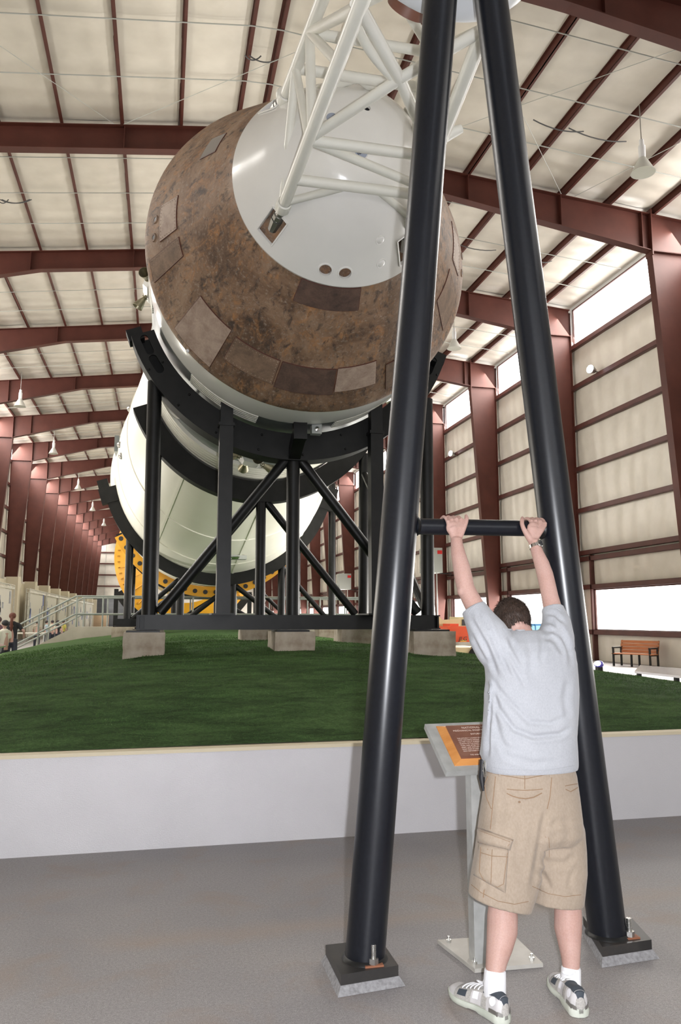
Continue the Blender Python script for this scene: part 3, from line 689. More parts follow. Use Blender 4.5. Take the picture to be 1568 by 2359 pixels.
for i in range(72):
    a = 2*PI*i/72
    if sin(a) < .5: e = Vector((cos(a), 0, sin(a))); t = Vector((-sin(a), 0, cos(a))); MB().box(Vector((AX, 57.7, AZ))+e*4.72, (.07, .1, .16), M=Matrix((t, Vector((0, 1, 0)), e)).transposed()).build('bolt_lug', mat('dark_yellow', (.45, .2, .01), .5), s2, smooth=False)
for a in (-170, -158, -146, -134, -46, -30): e = Vector((cos(rad(a)), 0, sin(rad(a)))); MB().bar(Vector((AX, 57.25, AZ))+e*3.4, Vector((AX, 57.72, AZ))+e*4.7, .07, .06).build('panel_rib', YELLOW, s2, smooth=False)
# ---- escape tower
tw = thing('escape_tower', 'white tubular lattice tower bolted to the capsule nose', 'tower', (AX, 7.0, AZ))
FH = {'A': (-1, -1), 'C': (1, -1), 'B': (-1, 1), 'D': (1, 1)}
def tp(c, Y):
    sx, sz = FH[c]; t = 7-Y; h = (.65-.065*t) if sx < 0 else (.615-.09*t); hz = .565-(.068 if sz < 0 else .075)*t
    return Vector((AX+sx*h, Y, AZ+sz*hz))
def tmid(a, b, Y): return (tp(a, Y)+tp(b, Y))/2
for c in 'ACBD':
    MB().tube(tp(c, 6.84), tp(c, 4.15), .055, 18).build('longeron', WHITEC, tw)
    MB().lathe([(.058, -.09), (.07, -.08), (.074, 0), (.07, .03), (.03, .035)], tp(c, 6.84), (tp(c, 6.93)-tp(c, 4.15)), 18).build('foot_sleeve', WHITEC, tw)
    w_ = [q for q in WELLS if (cos(rad(q[0])) > 0) == (FH[c][0] > 0) and (sin(rad(q[0])) > 0) == (FH[c][1] > 0)][0]
    e, n = cone(w_[0], w_[1]+.05, -.03); p0 = tp(c, 6.86)
    f = MB().tube(p0, p0+(e-p0)*.6, .045, 14).build('foot_bolt', DULLM, tw)
    MB().lathe([(.056, 0), (.056, .05)], p0+(e-p0)*.3, e-p0, 8, cap=True).build('nut', DULLM, f); MB().tube(p0+(e-p0)*.5, e, .062, 8, .045).build('clevis', DULLM, f)
def strut(a, b, r=.04): MB().tube(a, b, r, 14).build('strut', WHITEC, tw)
YA, YB_, YC_ = 6.4, 5.86, 4.5
strut(tp('A', YA), tp('C', YA), .048); strut(tp('A', YB_), tp('C', YB_), .045); strut(tp('A', YB_), tp('C', 6.28), .04)
strut(tp('A', 6.76), tp('A', YA).lerp(tp('C', YA), .42), .036); strut(tp('C', 6.76), tp('C', YA).lerp(tp('A', YA), .34), .036)
X1 = tmid('A', 'C', 5.06); strut(tp('A', YB_-.02), X1, .042); strut(X1, tp('C', YB_), .045); strut(tp('A', YC_), X1, .045); strut(X1, tp('C', YC_), .042)
# left side face A-B
strut(tp('B', 5.85), tp('A', 5.75), .042); strut(tp('B', 6.35), tp('A', 6.85), .042); strut(tp('B', 6.35), tp('A', 5.85), .036)
strut(tp('B', 5.85), tp('A', 4.5), .042); strut(tp('B', 5.85), tp('A', 5.0), .038)
# right side face C-D
strut(tp('D', 5.85), tp('C', 5.75), .042); strut(tp('D', 6.35), tp('C', 6.85), .042); strut(tp('D', 5.85), tp('C', 4.5), .04); strut(tp('D', 6.35), tp('C', 5.85), .036)
# top face B-D
strut(tp('B', 6.35), tp('D', 6.35), .048); strut(tp('B', 5.85), tp('D', 5.85), .042); strut(tp('B', 5.85), tmid('B', 'D', 5.2), .04); strut(tp('D', 5.85), tmid('B', 'D', 5.2), .04); strut(tp('B', YC_), tp('D', YC_), .042)
strut(tmid('B', 'D', 6.35), tp('D', 6.85), .038); strut(tmid('B', 'D', 6.35), tp('B', 6.85), .038)
a_, b_ = at(822, 55, 4.75), X1+Vector((0, .04, .0)); mm_ = at(842, 120, 5.0)
MB().path([(1-t)**2*Vector(a_)+2*t*(1-t)*Vector(mm_)+t*t*Vector(b_) for t in [i/10 for i in range(11)]], .036, 14).build('cable_conduit', WHITEC, tw)
strut(at(815, 8, 4.5), at(822, 60, 4.75), .03)
q = tp('C', 5.62); MB().path([q, q+Vector((.10, -.02, .06)), q+Vector((.16, -.03, .09))], [.05, .045, .036], 14).build('strut_stub', WHITEC, tw)
q = tp('B', 6.8); MB().sph(q+Vector((-.02, 0, .02)), .068, 16, 10).build('strut_stub', WHITEC, tw)
mo = thing('escape_motor', 'white flared motor skirt with rust-brown nozzle at the tower top', 'rocket motor', (AX, 4.2, AZ))
MB().lathe([(.002, 4.16), (.55, 4.16), (.655, 4.2), (.665, 4.17), (.655, 4.1), (.50, 3.5), (.335, 3.1), (.33, -.6), (.30, -.9), (.12, -1.5), (.002, -1.6)], AC, n=64).build('motor_case', mat('cool_white_motor_paint', (.70, .72, .75), .35), mo, ang=.5)
for a in (-113, -23, 67, 157):
    e = Vector((cos(rad(a)), 0, sin(rad(a)))); d = (Vector((0, 1, 0))+e*.55).normalized()
    MB().lathe([(.08, -.15), (.09, 0), (.12, .14), (.14, .27), (.13, .27), (.11, .13), (.05, .0)], Vector((AX, 4.12, AZ))+e*.40, d, 28).build('nozzle', RUSTN, mo, ang=.6)
# ---- black cradles
def saddle(par, Y, r0, r1, dy, a0, a1, slots=False, n=44):
    a0, a1 = rad(a0), rad(a1)
    if slots: r1f = lambda a: r0+.30+(r1-r0-.30)*min(1, max(0, min(a-a0, a1-a))/rad(48))**.8
    else: r1f = lambda a: r1
    b = MB().arc((AX, AZ), r0, r1f, Y, Y+.03, a0, a1, n)
    o = b.build('saddle_ring', CRADLE, par, ang=.5)
    if slots:
        cts = []
        for deg, w_, h_, rr in ((4.6, .052, .17, 2.12), (12.0, .056, .15, 2.13)):
            for sd in (0, 1):
                a = (a0+rad(deg)) if sd == 0 else (a1-rad(deg)); e = Vector((cos(a), 0, sin(a))); t = Vector((-sin(a), 0, cos(a))); c = Vector((AX, Y+.015, AZ))+e*rr
                pts = []
                for q in range(20):
                    th_ = 2*PI*q/20; pts.append(c+e*cos(th_)*w_/1+t*(sin(th_)*w_+(h_/2 if sin(th_) > 0 else -h_/2)) if True else None)
                b_ = MB(); b_.rings([[p-Vector((0, .1, 0)) for p in pts], [p+Vector((0, .1, 0)) for p in pts]])
                cts.append(link('cutter', b_.mesh('c', None, wloc(par), False)))
        cut(o, cts)
    MB().arc((AX, AZ), r0, r0+.03, Y+.001, Y+dy, a0, a1, n).build('ring_flange', CRADLE, par, ang=.5)
    MB().arc((AX, AZ), lambda a: r1f(a)-.03, lambda a: r1f(a)+.001, Y+.001, Y+dy, a0, a1, n).build('ring_flange', CRADLE, par, ang=.5)
    MB().arc((AX, AZ), r0, r1f, Y+dy-.03, Y+dy, a0, a1, n).build('saddle_ring', CRADLE, par, ang=.5)
    return o
ck = thing('support_cradle', 'black steel cradle nearest the camera, two saddle rings on posts', 'cradle', (AX, 9.6, 1.45))
saddle(ck, 9.97, 1.965, 2.32, .34, -159.5, -20.5, True); saddle(ck, 13.5, 2.0, 2.36, .34, -160, -20)
for s_ in (0, 1):     # end lugs
    a = rad(-159.5 if s_ == 0 else -20.5); e = Vector((cos(a), 0, sin(a))); t = Vector((-sin(a), 0, cos(a)))*(-1 if s_ == 0 else 1); c = Vector((AX, 10.2, AZ))+e*2.2
    MB().box(c+t*.05, (.20, .22, .16), M=Matrix((e, Vector((0, 1, 0)), t)).transposed()).build('end_lug', CRADLE, ck, smooth=False)
for a in range(-150, -29, 15):
    for rr in (2.05, 2.25): p = Vector((AX+rr*cos(rad(a+3)), 9.965, AZ+rr*sin(rad(a+3)))); MB().sph(p, .016, 8, 5).build('bolt', BLACKM, ck)
def post(a, b, r, par=None): return MB().tube(a, b, r, 22).build('post', BLACKM, par or ck)
Yf, Yb = 10.02, 13.5; Z0 = 1.66
for Y, zc, zs, xo in ((Yf+.1, 3.72, 4.66, 0), (Yb+.1, 3.66, 4.6, 0)):
    post((-.15, Y, Z0), (-.17, Y, zs), .092); post((1.66, Y, Z0), (1.655, Y, zc), .088); post((3.51, Y, Z0), (3.53, Y, zs), .092)
    MB().tube((1.55, Y, zc-.02), (-.02, Y, Z0+.03), .068, 18).build('brace', BLACKM, ck); MB().tube((1.76, Y, zc-.02), (3.36, Y, Z0+.03), .068, 18).build('brace', BLACKM, ck)
    MB().bb(-.3, 3.65, Y-.1, Y+.1, 1.475, 1.49).bb(-.3, 3.65, Y-.1, Y+.1, 1.645, 1.66).bb(-.3, 3.65, Y-.012, Y+.012, 1.49, 1.645).build('base_beam', BLACKM, ck, smooth=False)
    if Y < 11:
        for x in (-.27, .02, 1.66, 3.38, 3.62): MB().bb(x-.012, x+.012, Y-.1, Y-.0121, 1.49, 1.645).build('beam_stiffener', BLACKM, ck, smooth=False)
        MB().bb(-.2, 3.56, Y-.105, Y-.09, 1.485, 1.65).build('beam_web', BLACKM, ck, smooth=False)
for x in (.735, 2.70):       # square posts up to the capsule rim, standing ahead of the ring
    MB().bb(x-.085, x+.085, 9.70, 9.87, Z0, 4.05).build('square_post', BLACKM, ck, smooth=False)
    MB().bb(x-.1, x+.1, 9.685, 9.885, 4.03, 4.07).build('post_collar', BLACKM, ck, smooth=False)
    MB().bb(x-.078, x+.078, 9.71, 9.86, 4.07, 4.62 if x < 1 else 4.5).build('square_post', BLACKM, ck, smooth=False)
    MB().bb(x-.14, x+.14, 9.65, 10.2, Z0, Z0+.02).build('foot_plate', BLACKM, ck, smooth=False)
MB().bb(1.56, 1.73, 9.5, 9.64, 3.86, 4.3).bar((1.645, 9.57, 3.95), (1.645, 10.0, 3.76), .155, .15).build('rim_bracket', BLACKM, ck, smooth=False)
for x in (-.16, 3.52): MB().bb(x-.1, x+.1, Yf+.1, Yb+.1, 1.475, 1.645).build('side_beam', BLACKM, ck, smooth=False)
for x in (-.16, 3.52): MB().tube((x, Yf+.2, Z0+.05), (x, Yb, 4.2), .06, 14).build('brace', BLACKM, ck)
c2 = thing('support_cradle', 'black steel cradle behind, wider saddle ring under the white stage', 'cradle', (AX, 23.2, 1.45))
saddle(c2, 23.2, 3.06, 3.42, .4, -163, -17); saddle(c2, 30.6, 3.32, 3.62, .4, -160, -20)
for s_ in (0, 1):
    a = rad(-163 if s_ == 0 else -17); e = Vector((cos(a), 0, sin(a))); t = Vector((-sin(a), 0, cos(a)))*(-1 if s_ == 0 else 1)
    MB().box(Vector((AX, 23.3, AZ))+e*3.2+t*.12, (.75, .3, .45), M=Matrix((e, Vector((0, 1, 0)), t)).transposed()).build('end_lug', CRADLE, c2, smooth=False)
    MB().box(Vector((AX, 23.3, AZ))+e*3.4+t*.45, (.3, .25, .3), M=Matrix((e, Vector((0, 1, 0)), t)).transposed()).build('end_lug', CRADLE, c2, smooth=False)
for Y, k in ((23.4, 1.0), (30.8, 1.06)):
    rr = 3.4 if Y < 25 else 3.6
    for x in (-.95, .53, 2.05, 3.5, 5.05)[:5]:
        x2 = AX+(x-AX)*k-(.0); dz = math.sqrt(max(.1, rr**2-(x2-AX)**2)); MB().tube((x2, Y, 1.6), (x2, Y, AZ-dz+.08), .11, 16).build('post', BLACKM, c2)
    for x, xb in ((2.05, .75), (2.05, 3.4), (.53, -.8), (3.5, 4.9)):
        dz = math.sqrt(rr**2-(x-AX)**2); MB().tube((x, Y, AZ-dz), (xb, Y, 1.6), .075, 12).build('brace', BLACKM, c2)
    MB().bb(-1.25, 5.3, Y-.14, Y+.14, 1.40, 1.60).build('base_beam', BLACKM, c2, smooth=False)
for x in (-.95, 5.05): MB().bb(x-.12, x+.12, 23.4, 30.8, 1.40, 1.59).build('side_beam', BLACKM, c2, smooth=False)
c3 = thing('support_cradle', 'black low saddle supports far behind under the yellow stage end', 'cradle', (AX, 59, 0))
saddle(c3, 58.6, 5.05, 5.6, .5, -152, -28)
for x in (-3.2, -1.2, 1.6, 4.4, 6.4): MB().bb(x-.15, x+.15, 58.7, 59.0, .7, AZ-math.sqrt(5.4**2-(x-AX)**2)+.1 if abs(x-AX) < 5 else 2.9).build('post', BLACKM, c3, smooth=False)
# ---- concrete blocks under the cradles
def block(x0, x1, y0, y1, z0, z1, lab, rough=.012, seed=1):
    b = bmesh.new(); bmesh.ops.create_cube(b, size=1); bmesh.ops.subdivide_edges(b, edges=b.edges[:], cuts=6, use_grid_fill=True)
    rn = random.Random(seed)
    for v in b.verts:
        v.co = Vector(((v.co.x+.5)*(x1-x0), (v.co.y+.5)*(y1-y0), (v.co.z+.5)*(z1-z0)))
        nz = noise.noise(Vector((v.co.x*7+seed*3, v.co.y*7, v.co.z*9)))
        v.co += Vector((nz, noise.noise(v.co*8+Vector((seed, 5, 0))), 0))*rough
    me = bpy.data.meshes.new('concrete_block'); b.to_mesh(me); b.free(); me.materials.append(BLOCKM); finish(me, .6)
    r = link('concrete_block', me, None, (x0, y0, z0)); tag(r, lab, 'block', 'concrete footing blocks')
    MB().bb(x0+.03, x1-.06, y0+.06, y1-.05, z1-.004, z1+.022).build('bearing_plate', BLACKM, r, smooth=False)
    return r
block(-.44, .05, 9.85, 10.5, .95, 1.448, 'stained concrete block under the left end of the near cradle', seed=1)
block(1.40, 1.91, 9.85, 10.5, .98, 1.448, 'stained concrete block under the middle of the near cradle', seed=2)
block(3.22, 3.80, 9.85, 10.5, .95, 1.448, 'stained concrete block under the right end of the near cradle', seed=3)
block(-.45, .05, 13.3, 13.95, .95, 1.448, 'concrete block behind the left near block, half hidden', seed=4)
block(1.33, 1.82, 13.3, 13.95, 1.0, 1.448, 'concrete block behind the middle near block', seed=5)
block(3.05, 3.6, 13.3, 13.95, .95, 1.448, 'concrete block behind the right near block, beside the big pipe', seed=6)
block(-1.35, -.5, 23.1, 23.8, .9, 1.375, 'low concrete block at far left under the wider cradle', seed=7)
block(4.6, 5.5, 23.1, 23.8, .9, 1.375, 'low concrete block at far right under the wider cradle', seed=8)
# ================================================ BLACK PIPE STAND
YA_ = 3.71
ps = thing('pipe_stand', 'tall black steel pipe A-frame with a crossbar the man holds', 'support frame', (1.58, YA_, 0))
def legx(z, s_): return (.95+.0925*z) if s_ < 0 else (2.205-.0955*z)
legs = {}
LEGR = .092
for s_ in (-1, 1):
    legs[s_] = MB().tube((legx(.09, s_), YA_, .075), (legx(5.6, s_), YA_, 5.6), LEGR, 48).build('pipe_leg', BLACK, ps)
    x0 = legx(.09, s_)
    MB().lathe([(LEGR+.016, 0), (LEGR+.012, .008), (LEGR, .018)], (x0, YA_, .073), (0, 0, 1), 40).build('weld_bead', BLACKM, legs[s_])
BZ0, BZ1 = 2.075, 2.082
MB().tube((legx(2.075, -1)+.03, YA_, BZ0), (legx(2.08, 1)-.03, YA_, BZ1), .041, 32).build('crossbar', BLACK, ps)
for s_ in (-1, 1):
    x = legx(2.08, s_)-s_*LEGR*1.0
    MB().lathe([(.041, -s_*.012), (.05, -s_*.004), (.052, s_*.006)], (x, YA_, 2.078), (1, 0, 0), 32).build('weld_bead', BLACKM, ps)
def quadplate(pts, z0, z1): b = MB(); b.add([(x, y, z) for z in (z0, z1) for x, y in pts], [(0, 1, 2, 3), (7, 6, 5, 4), (0, 4, 5, 1), (1, 5, 6, 2), (2, 6, 7, 3), (3, 7, 4, 0)]); return b
PLT = {-1: [(.812, 3.565), (1.085, 3.60), (1.085, 3.90), (.812, 3.89)], 1: [(2.085, 3.575), (2.365, 3.60), (2.43, 3.86), (2.20, 3.95)]}
PLATEM = noisy('worn_black_plate', [(.3, (.012, .012, .013)), (.6, (.035, .032, .03)), (.8, (.075, .052, .04))], 5, .38, bs=.1, bd=.002)
for s_ in (-1, 1):
    p = PLT[s_]; cx = sum(q[0] for q in p)/4; cy = sum(q[1] for q in p)/4
    quadplate(p, .03, .075).build('base_plate', PLATEM, ps, smooth=False)
    g = [(cx+(x-cx)*1.16, cy-.015+(y-cy)*1.14) for x, y in p]; g2 = [(cx+(x-cx)*1.02, cy+(y-cy)*1.02) for x, y in p]
    b = MB(); b.add([(x, y, 0.001) for x, y in g]+[(x, y, .031) for x, y in g2], [(4, 5, 6, 7), (0, 4, 5, 1), (1, 5, 6, 2), (2, 6, 7, 3), (3, 7, 4, 0)]); b.build('grout_pad', GROUT, ps, smooth=False)
    bx_, by_ = (.975, 3.625) if s_ < 0 else (2.275, 3.645)
    w_ = MB().box((bx_, by_, .079), (.085, .05, .008)).build('rusty_washer', mat('rusty_washer', (.26, .10, .05), .6), ps, smooth=False)
    bo = MB().tube((bx_, by_, .08), (bx_, by_, .165), .0125, 14).build('anchor_bolt', CHROME, ps)
    MB().lathe([(.001, 0), (.024, 0), (.024, .024), (.001, .024)], (bx_, by_, .083), (0, 0, 1), 6).build('nut', DULLM, bo, smooth=False)
    MB().path([(bx_+.0135*cos(t*.8), by_+.0135*sin(t*.8), .11+t*.0007) for t in range(76)], .0012, 4).build('thread', DULLM, bo)
    MB().tube((cx+.06, 3.83, .075), (cx+.06, 3.83, .14), .0125, 12).build('anchor_bolt', DULLM, ps)
MB().bb(1.30, 1.86, 3.6, 3.82, 5.56, 5.64).build('head_saddle', BLACKM, ps, smooth=False)
# ================================================ PLAQUE STAND
SP0 = Vector((1.50, 3.69, 0))
sg = thing('plaque_stand', 'galvanised lectern stand with bronze plaque beside the man', 'sign', (1.55, 3.78, 0), rz=0)
b = quadplate([(1.455, 3.615), (1.79, 3.60), (1.80, 3.935), (1.40, 3.965)], .002, .02); b.build('base_plate', GALVP, sg, smooth=False)
for x, y in ((1.475, 3.665), (1.755, 3.645), (1.445, 3.925), (1.75, 3.90)):
    o = MB().tube((x, y, .02), (x, y, .048), .006, 8).build('bolt', CHROME, sg); MB().lathe([(.001, 0), (.013, 0), (.013, .012), (.001, .012)], (x, y, .02), (0, 0, 1), 6).build('nut', CHROME, o)
MB().bb(1.475, 1.545, 3.66, 3.73, .02, .93).build('post', GALV, sg, smooth=False)
# sloped tray: corner points from its measured edges
TL = Vector((1.268, 3.86, 1.09)); BLc = Vector((1.318, 3.53, .905)); TL = at(978, 1668, 3.86); BLc = at(1028, 1778, 3.56); 
uu = Vector((.50, .0, 0)); uu = Vector((.52, -.004, .004)); vv = BLc-TL; vv = vv-uu.normalized()*0
nrm = uu.cross(-vv).normalized()
if nrm.z < 0: nrm = -nrm
def slab(o, u0, u1, v0, v1, n0, n1, bev=0):
    b = MB(); P = lambda u, v, n: TL+uu*u+vv*v+nrm*n
    b.rings([[P(u0, v0, n0), P(u1, v0, n0), P(u1, v1, n0), P(u0, v1, n0)], [P(u0, v0, n1-bev*.0), P(u1, v0, n1), P(u1, v1, n1), P(u0, v1, n1)]] if not bev else
            [[P(u0, v0, n0), P(u1, v0, n0), P(u1, v1, n0), P(u0, v1, n0)], [P(u0, v0, n0+.004), P(u1, v0, n0+.004), P(u1, v1, n0+.004), P(u0, v1, n0+.004)], [P(u0+bev, v0+bev, n1), P(u1-bev, v0+bev, n1), P(u1-bev, v1-bev, n1), P(u0+bev, v1-bev, n1)]]); return b
tray = slab(0, 0, 1, 0, 1, -.028, 0).build('tray', GALV, sg, smooth=False)
slab(0, .10, .90, .07, .90, 0, .018, .075).build('wood_back', noisy('orange_oak', [(.3, (.50, .20, .05)), (.7, (.62, .28, .085))], 3, .35, vscale=(1, 8, 8), bs=.03), sg, smooth=False)
BRONZE = noisy('brown_bronze_plaque', [(.3, (.16, .06, .038)), (.55, (.27, .12, .08)), (.75, (.34, .19, .14))], 5, .38, metal=.35, bs=.15, bscale=120)
slab(0, .175, .825, .145, .825, .017, .024).build('plaque', BRONZE, sg, smooth=False)
LET = mat('raised_plaque_lettering', (.66, .54, .47), .35, .3)
def pline(txt, u, v, size, al='LEFT'):
    place(textmesh(txt, size, LET, .0012, align=al), 'lettering', sg, TL+uu*u+vv*v+nrm*.0245, uu, -vv)
pline('NATIONAL HISTORIC', .5, .205, .019, 'CENTER'); pline('MECHANICAL ENGINEERING LANDMARK', .5, .265, .0155, 'CENTER'); pline('SATURN V ROCKET', .5, .345, .014, 'CENTER')
for i, t in enumerate(('THE SATURN V LAUNCH VEHICLE WAS THE LARGEST AND', 'MOST POWERFUL ROCKET OF ITS TIME. STANDING OVER', '360 FEET TALL IT CARRIED THE CREWS OF THE FIRST', 'FLIGHTS TO THE MOON. ITS THREE STAGES BURNED IN', 'TURN AND LIFTED THE CREW FROM THE GROUND INTO', 'ORBIT AND ONWARD. THE VEHICLE ON DISPLAY WAS', 'BUILT FROM STAGES INTENDED FOR FLIGHT AND HAS', 'BEEN RESTORED FOR VISITORS.')):
    pline(t, .225, .43+i*.038, .0092)
pline('THE AMERICAN SOCIETY OF MECHANICAL ENGINEERS', .5, .775, .0095, 'CENTER')
# raised emblem blot on the plaque
b = MB(); P = lambda u, v, n: TL+uu*u+vv*v+nrm*n
b.rings([[P(.245+.03*cos(t)*(1+.3*cos(3*t)), .37+.045*sin(t)*(1+.3*sin(2*t)), n) for t in [2*PI*i/24 for i in range(24)]] for n in (.024, .0262)]); b.build('emblem', BRONZE, sg)
# ================================================ FAR AND SIDE THINGS
# bench by the right wall
def bench(c, rz):
    r = thing('bench', 'orange-brown slatted bench with black metal arms by the right wall', 'bench', c, rz=rz)
    I = Matrix.Identity(4)
    def L(mb, n, mt): me = mb.mesh(n, mt, smooth=False); return link(n, me, r)
    for i in range(4): L(MB().bb(-.86, .86, -.30+i*.13, -.185+i*.13, .43, .465), 'slat', WOODS)
    for i in range(4): L(MB().bar((-.84, .24+i*.03, .53+i*.115), (.84, .24+i*.03, .53+i*.115), .035, .10, (0, .25, 1)), 'slat', WOODS)
    for x in (-.8, .8):
        for y in (-.27, .24): L(MB().bb(x-.03, x+.03, y-.03, y+.03, 0, .66 if y < 0 else .64), 'leg', BLACKM)
        L(MB().bb(x-.035, x+.035, -.31, .3, .64, .69), 'armrest', BLACKM); L(MB().bar((x, .24, .4), (x, .36, .93), .05, .04), 'back_post', BLACKM)
        L(MB().bb(x-.02, x+.02, -.3, .25, .39, .43), 'seat_rail', BLACKM)
    for y in (-.27, .24): L(MB().bb(-.03, .03, y-.03, y+.03, 0, .43), 'leg', BLACKM)
    return r
bench_ = bench((15.7, 24.0, 0), rad(-66)); bench_.scale = (.86, .9, .93)
# white reading rail beside the mound, right and left
def rail_panel(c0, c1, x_in, name_label):
    r = thing('information_panel', name_label, 'sign', ((c0[0]+c1[0])/2, (c0[1]+c1[1])/2, 0))
    a, b_ = Vector(c0), Vector(c1); d = Vector(x_in)
    mb = MB(); mb.rings([[a, a+d, a+d+Vector((0, 0, -.03)), a+Vector((0, 0, -.035))], [b_, b_+d, b_+d+Vector((0, 0, -.03)), b_+Vector((0, 0, -.035))]]); mb.build('panel', mat('glossy_white_panel', (.93, .93, .93), .18, .85), r, smooth=False)
    n = 4
    for i in range(n):
        p = a+(b_-a)*(i+.08)/(n-.8)+d*.3; MB().bb(p.x-.03, p.x+.03, p.y-.03, p.y+.03, 0, p.z-.03+.0).build('post', BLACKM, r, smooth=False)
    return r
A_ = at(1461, 1546, 12.2); D_ = at(1568, 1557, 10.4); dd = at(1474, 1532, 12.4)-A_
dvec = (D_-A_); D_ = A_+dvec*2.6
rail_panel(A_, D_, dd, 'glossy white sloping information panel beyond the mound at right')
ls = rail_panel(at(14, 1487, 21.0), at(-160, 1520, 15.0), Vector((-.3, 0, .12)), 'glossy white information panel edge at the far left of the mound')
# added floods, put in to light the rocket; the glaring one below is real
for x_, y_, z_ in REAL_AND_ADDED_FLOODS[1:]:
    r = thing('ground_flood', 'added black ground flood light %s' % ('right of the mound beyond the white information panel' if x_ > 0 else 'at the left foot of the mound, the nearer' if y_ < 25 else 'at the left foot of the mound by the stair'), 'lamp', (x_, y_, 0), 'added ground flood lights')
    MB().bb(x_-.1, x_+.1, y_-.1, y_+.1, 0, z_-.02).build('stem', BLACKM, r, smooth=False)
    MB().lathe([(.001, -.1), (.1, -.08), (.12, .04), (.001, .04)], (x_, y_, z_), ((1.6-x_)*.6, 0, 3), 16).build('housing', BLACKM, r)
r = thing('ground_flood', 'small glaring flood light on the ground beside the right pipe leg', 'lamp', at(1379, 1534, 13.6))
p = at(1379, 1530, 13.6); MB().sph(p, (.09, .09, .07), 14, 8).build('housing', mat('violet_blue_glass', (.12, .10, .5), .2), r)
MB().sph(p+Vector((-.05, -.04, .015)), (.06, .06, .045), 12, 8).build('lens', FLOOD, r)
MB().bb(p.x-.05, p.x+.05, p.y-.05, p.y+.05, .0, p.z-.05).build('stem', BLACKM, r, smooth=False)
# right lifts
def lift():
    r = thing('boom_lift', 'beige and orange-red boom lift parked right of the mound', 'machine', (8.6, 22, 0))
    q = lambda x, y, Y=22: at(x, y, Y)
    def bxp(x0, y0, x1, y1, Y, dep, mt, n): a, b = q(x0, y0, Y), q(x1, y1, Y); return MB().bb(a.x, b.x, Y, Y+dep, b.z, a.z).build(n, mt, r, smooth=False)
    cw = bxp(1031, 1443, 1084, 1479, 21.6, 1.2, ORANGE, 'counterweight')
    bxp(1036, 1437, 1056, 1444, 21.8, .6, ORANGE, 'engine_cover')
    place(textmesh('JLG', .17, INK, .003, .25), 'lettering', r, q(1056, 1472, 21.56), (1, 0, 0), (0, 0, 1))
    bxp(1060, 1474, 1074, 1478, 21.585, .02, mat('yellow_stripe', (.9, .55, .1), .4), 'stripe')
    a, b = q(1003, 1424, 22.6), q(1012, 1445, 22.6)
    MB().bar(q(1000, 1424, 22.6), q(1020, 1443, 22.6), .25, .22).build('boom', BEIGE, r, smooth=False)
    MB().bar(q(1010, 1436, 22.8), q(1056, 1434, 22.8), .3, .2).build('boom', BEIGE, r, smooth=False)
    MB().bar(q(1008, 1455, 22.8), q(1040, 1466, 22.8), .3, .26).build('boom', BEIGE, r, smooth=False)
    MB().path([q(1006, 1441, 22.5), q(1014, 1449, 22.5), q(1024, 1446, 22.5), q(1014, 1443, 22.5)], .03, 6).build('hydraulic_hose', BLACKM, r)
    bxp(1056, 1421, 1085, 1450, 22.9, .8, BEIGE, 'cab'); bxp(1064, 1427, 1085, 1441, 22.88, .05, DARKIN, 'cab_window')
    bxp(1058, 1450, 1072, 1458, 22.4, .2, DULLM, 'valve_block')
    for x in (7.75, 9.3): MB().lathe([(.001, 0), (.3, 0), (.42, .04), (.42, .26), (.3, .3), (.001, .3)], (x, 22.0, .42), (0, 1, 0), 24).build('wheel', BLACKM, r)
    MB().bb(7.6, 9.5, 22.1, 23.9, .35, .75).build('chassis', BEIGE, r, smooth=False)
    return r
lift()
bs = thing('banner', 'blue banner sign beyond the man between head and right arm', 'sign', at(1235, 1450, 24))
a, b = at(1218, 1437, 24), at(1252, 1462, 24)
MB().bb(a.x, b.x, 24, 24.04, b.z, a.z).build('panel', BLUE, bs, smooth=False); MB().bb(a.x+.02, b.x-.12, 23.97, 24.0, b.z+.0, a.z-.06).build('print', mat('pale_cyan_print', (.35, .68, .85), .5), bs, smooth=False)
MB().bb(a.x+.2, a.x+.23, 23.96, 24.0, b.z, a.z-.02).build('stripe', BLUE, bs, smooth=False)
for x in (a.x+.03, b.x-.03): MB().bb(x-.02, x+.02, 24.04, 24.08, 0, b.z+.1).build('post', BLACKM, bs, smooth=False)
# heater boxes on the right columns
def hvac(x0, x1, Y, z0, z1, l):
    r = thing('heater_unit', l, 'heater', ((x0+x1)/2, Y, z0))
    MB().bb(x0, x1, Y, Y+1.1, z0, z1).build('casing', mat('grey_heater_casing', (.30, .31, .28), .5), r, smooth=False)
    for i, (a, b) in enumerate(((.08, .42), (.58, .95))):
        for q in range(5): zz_ = z0+(z1-z0)*(a+(b-a)*q/5); MB().bb(x0-.02, x0+.001, Y+.1, Y+1.0, zz_, zz_+.05).build('louvre', GREYM, r, smooth=False)
    MB().bb(x1-.3, x1-.02, Y-.02, Y, z1-.35, z1-.15).build('switch_box', RED, r, smooth=False)
    MB().tube((x1-.25, Y+.3, 0), (x1-.25, Y+.3, z0), .04, 8).build('pipe', DULLM, r)
    MB().bb(x1-.05, 16.0, Y+.3, Y+.4, z0-.05, z0).build('bracket', BLACKM, r, smooth=False)
hvac(14.35, 15.35, 41.6, 4.15, 5.55, 'grey heater box on a right column, left of the man\'s left arm')
hvac(14.35, 15.35, 63.5, 4.0, 5.3, 'grey heater box on a far right column, between the cradle posts')
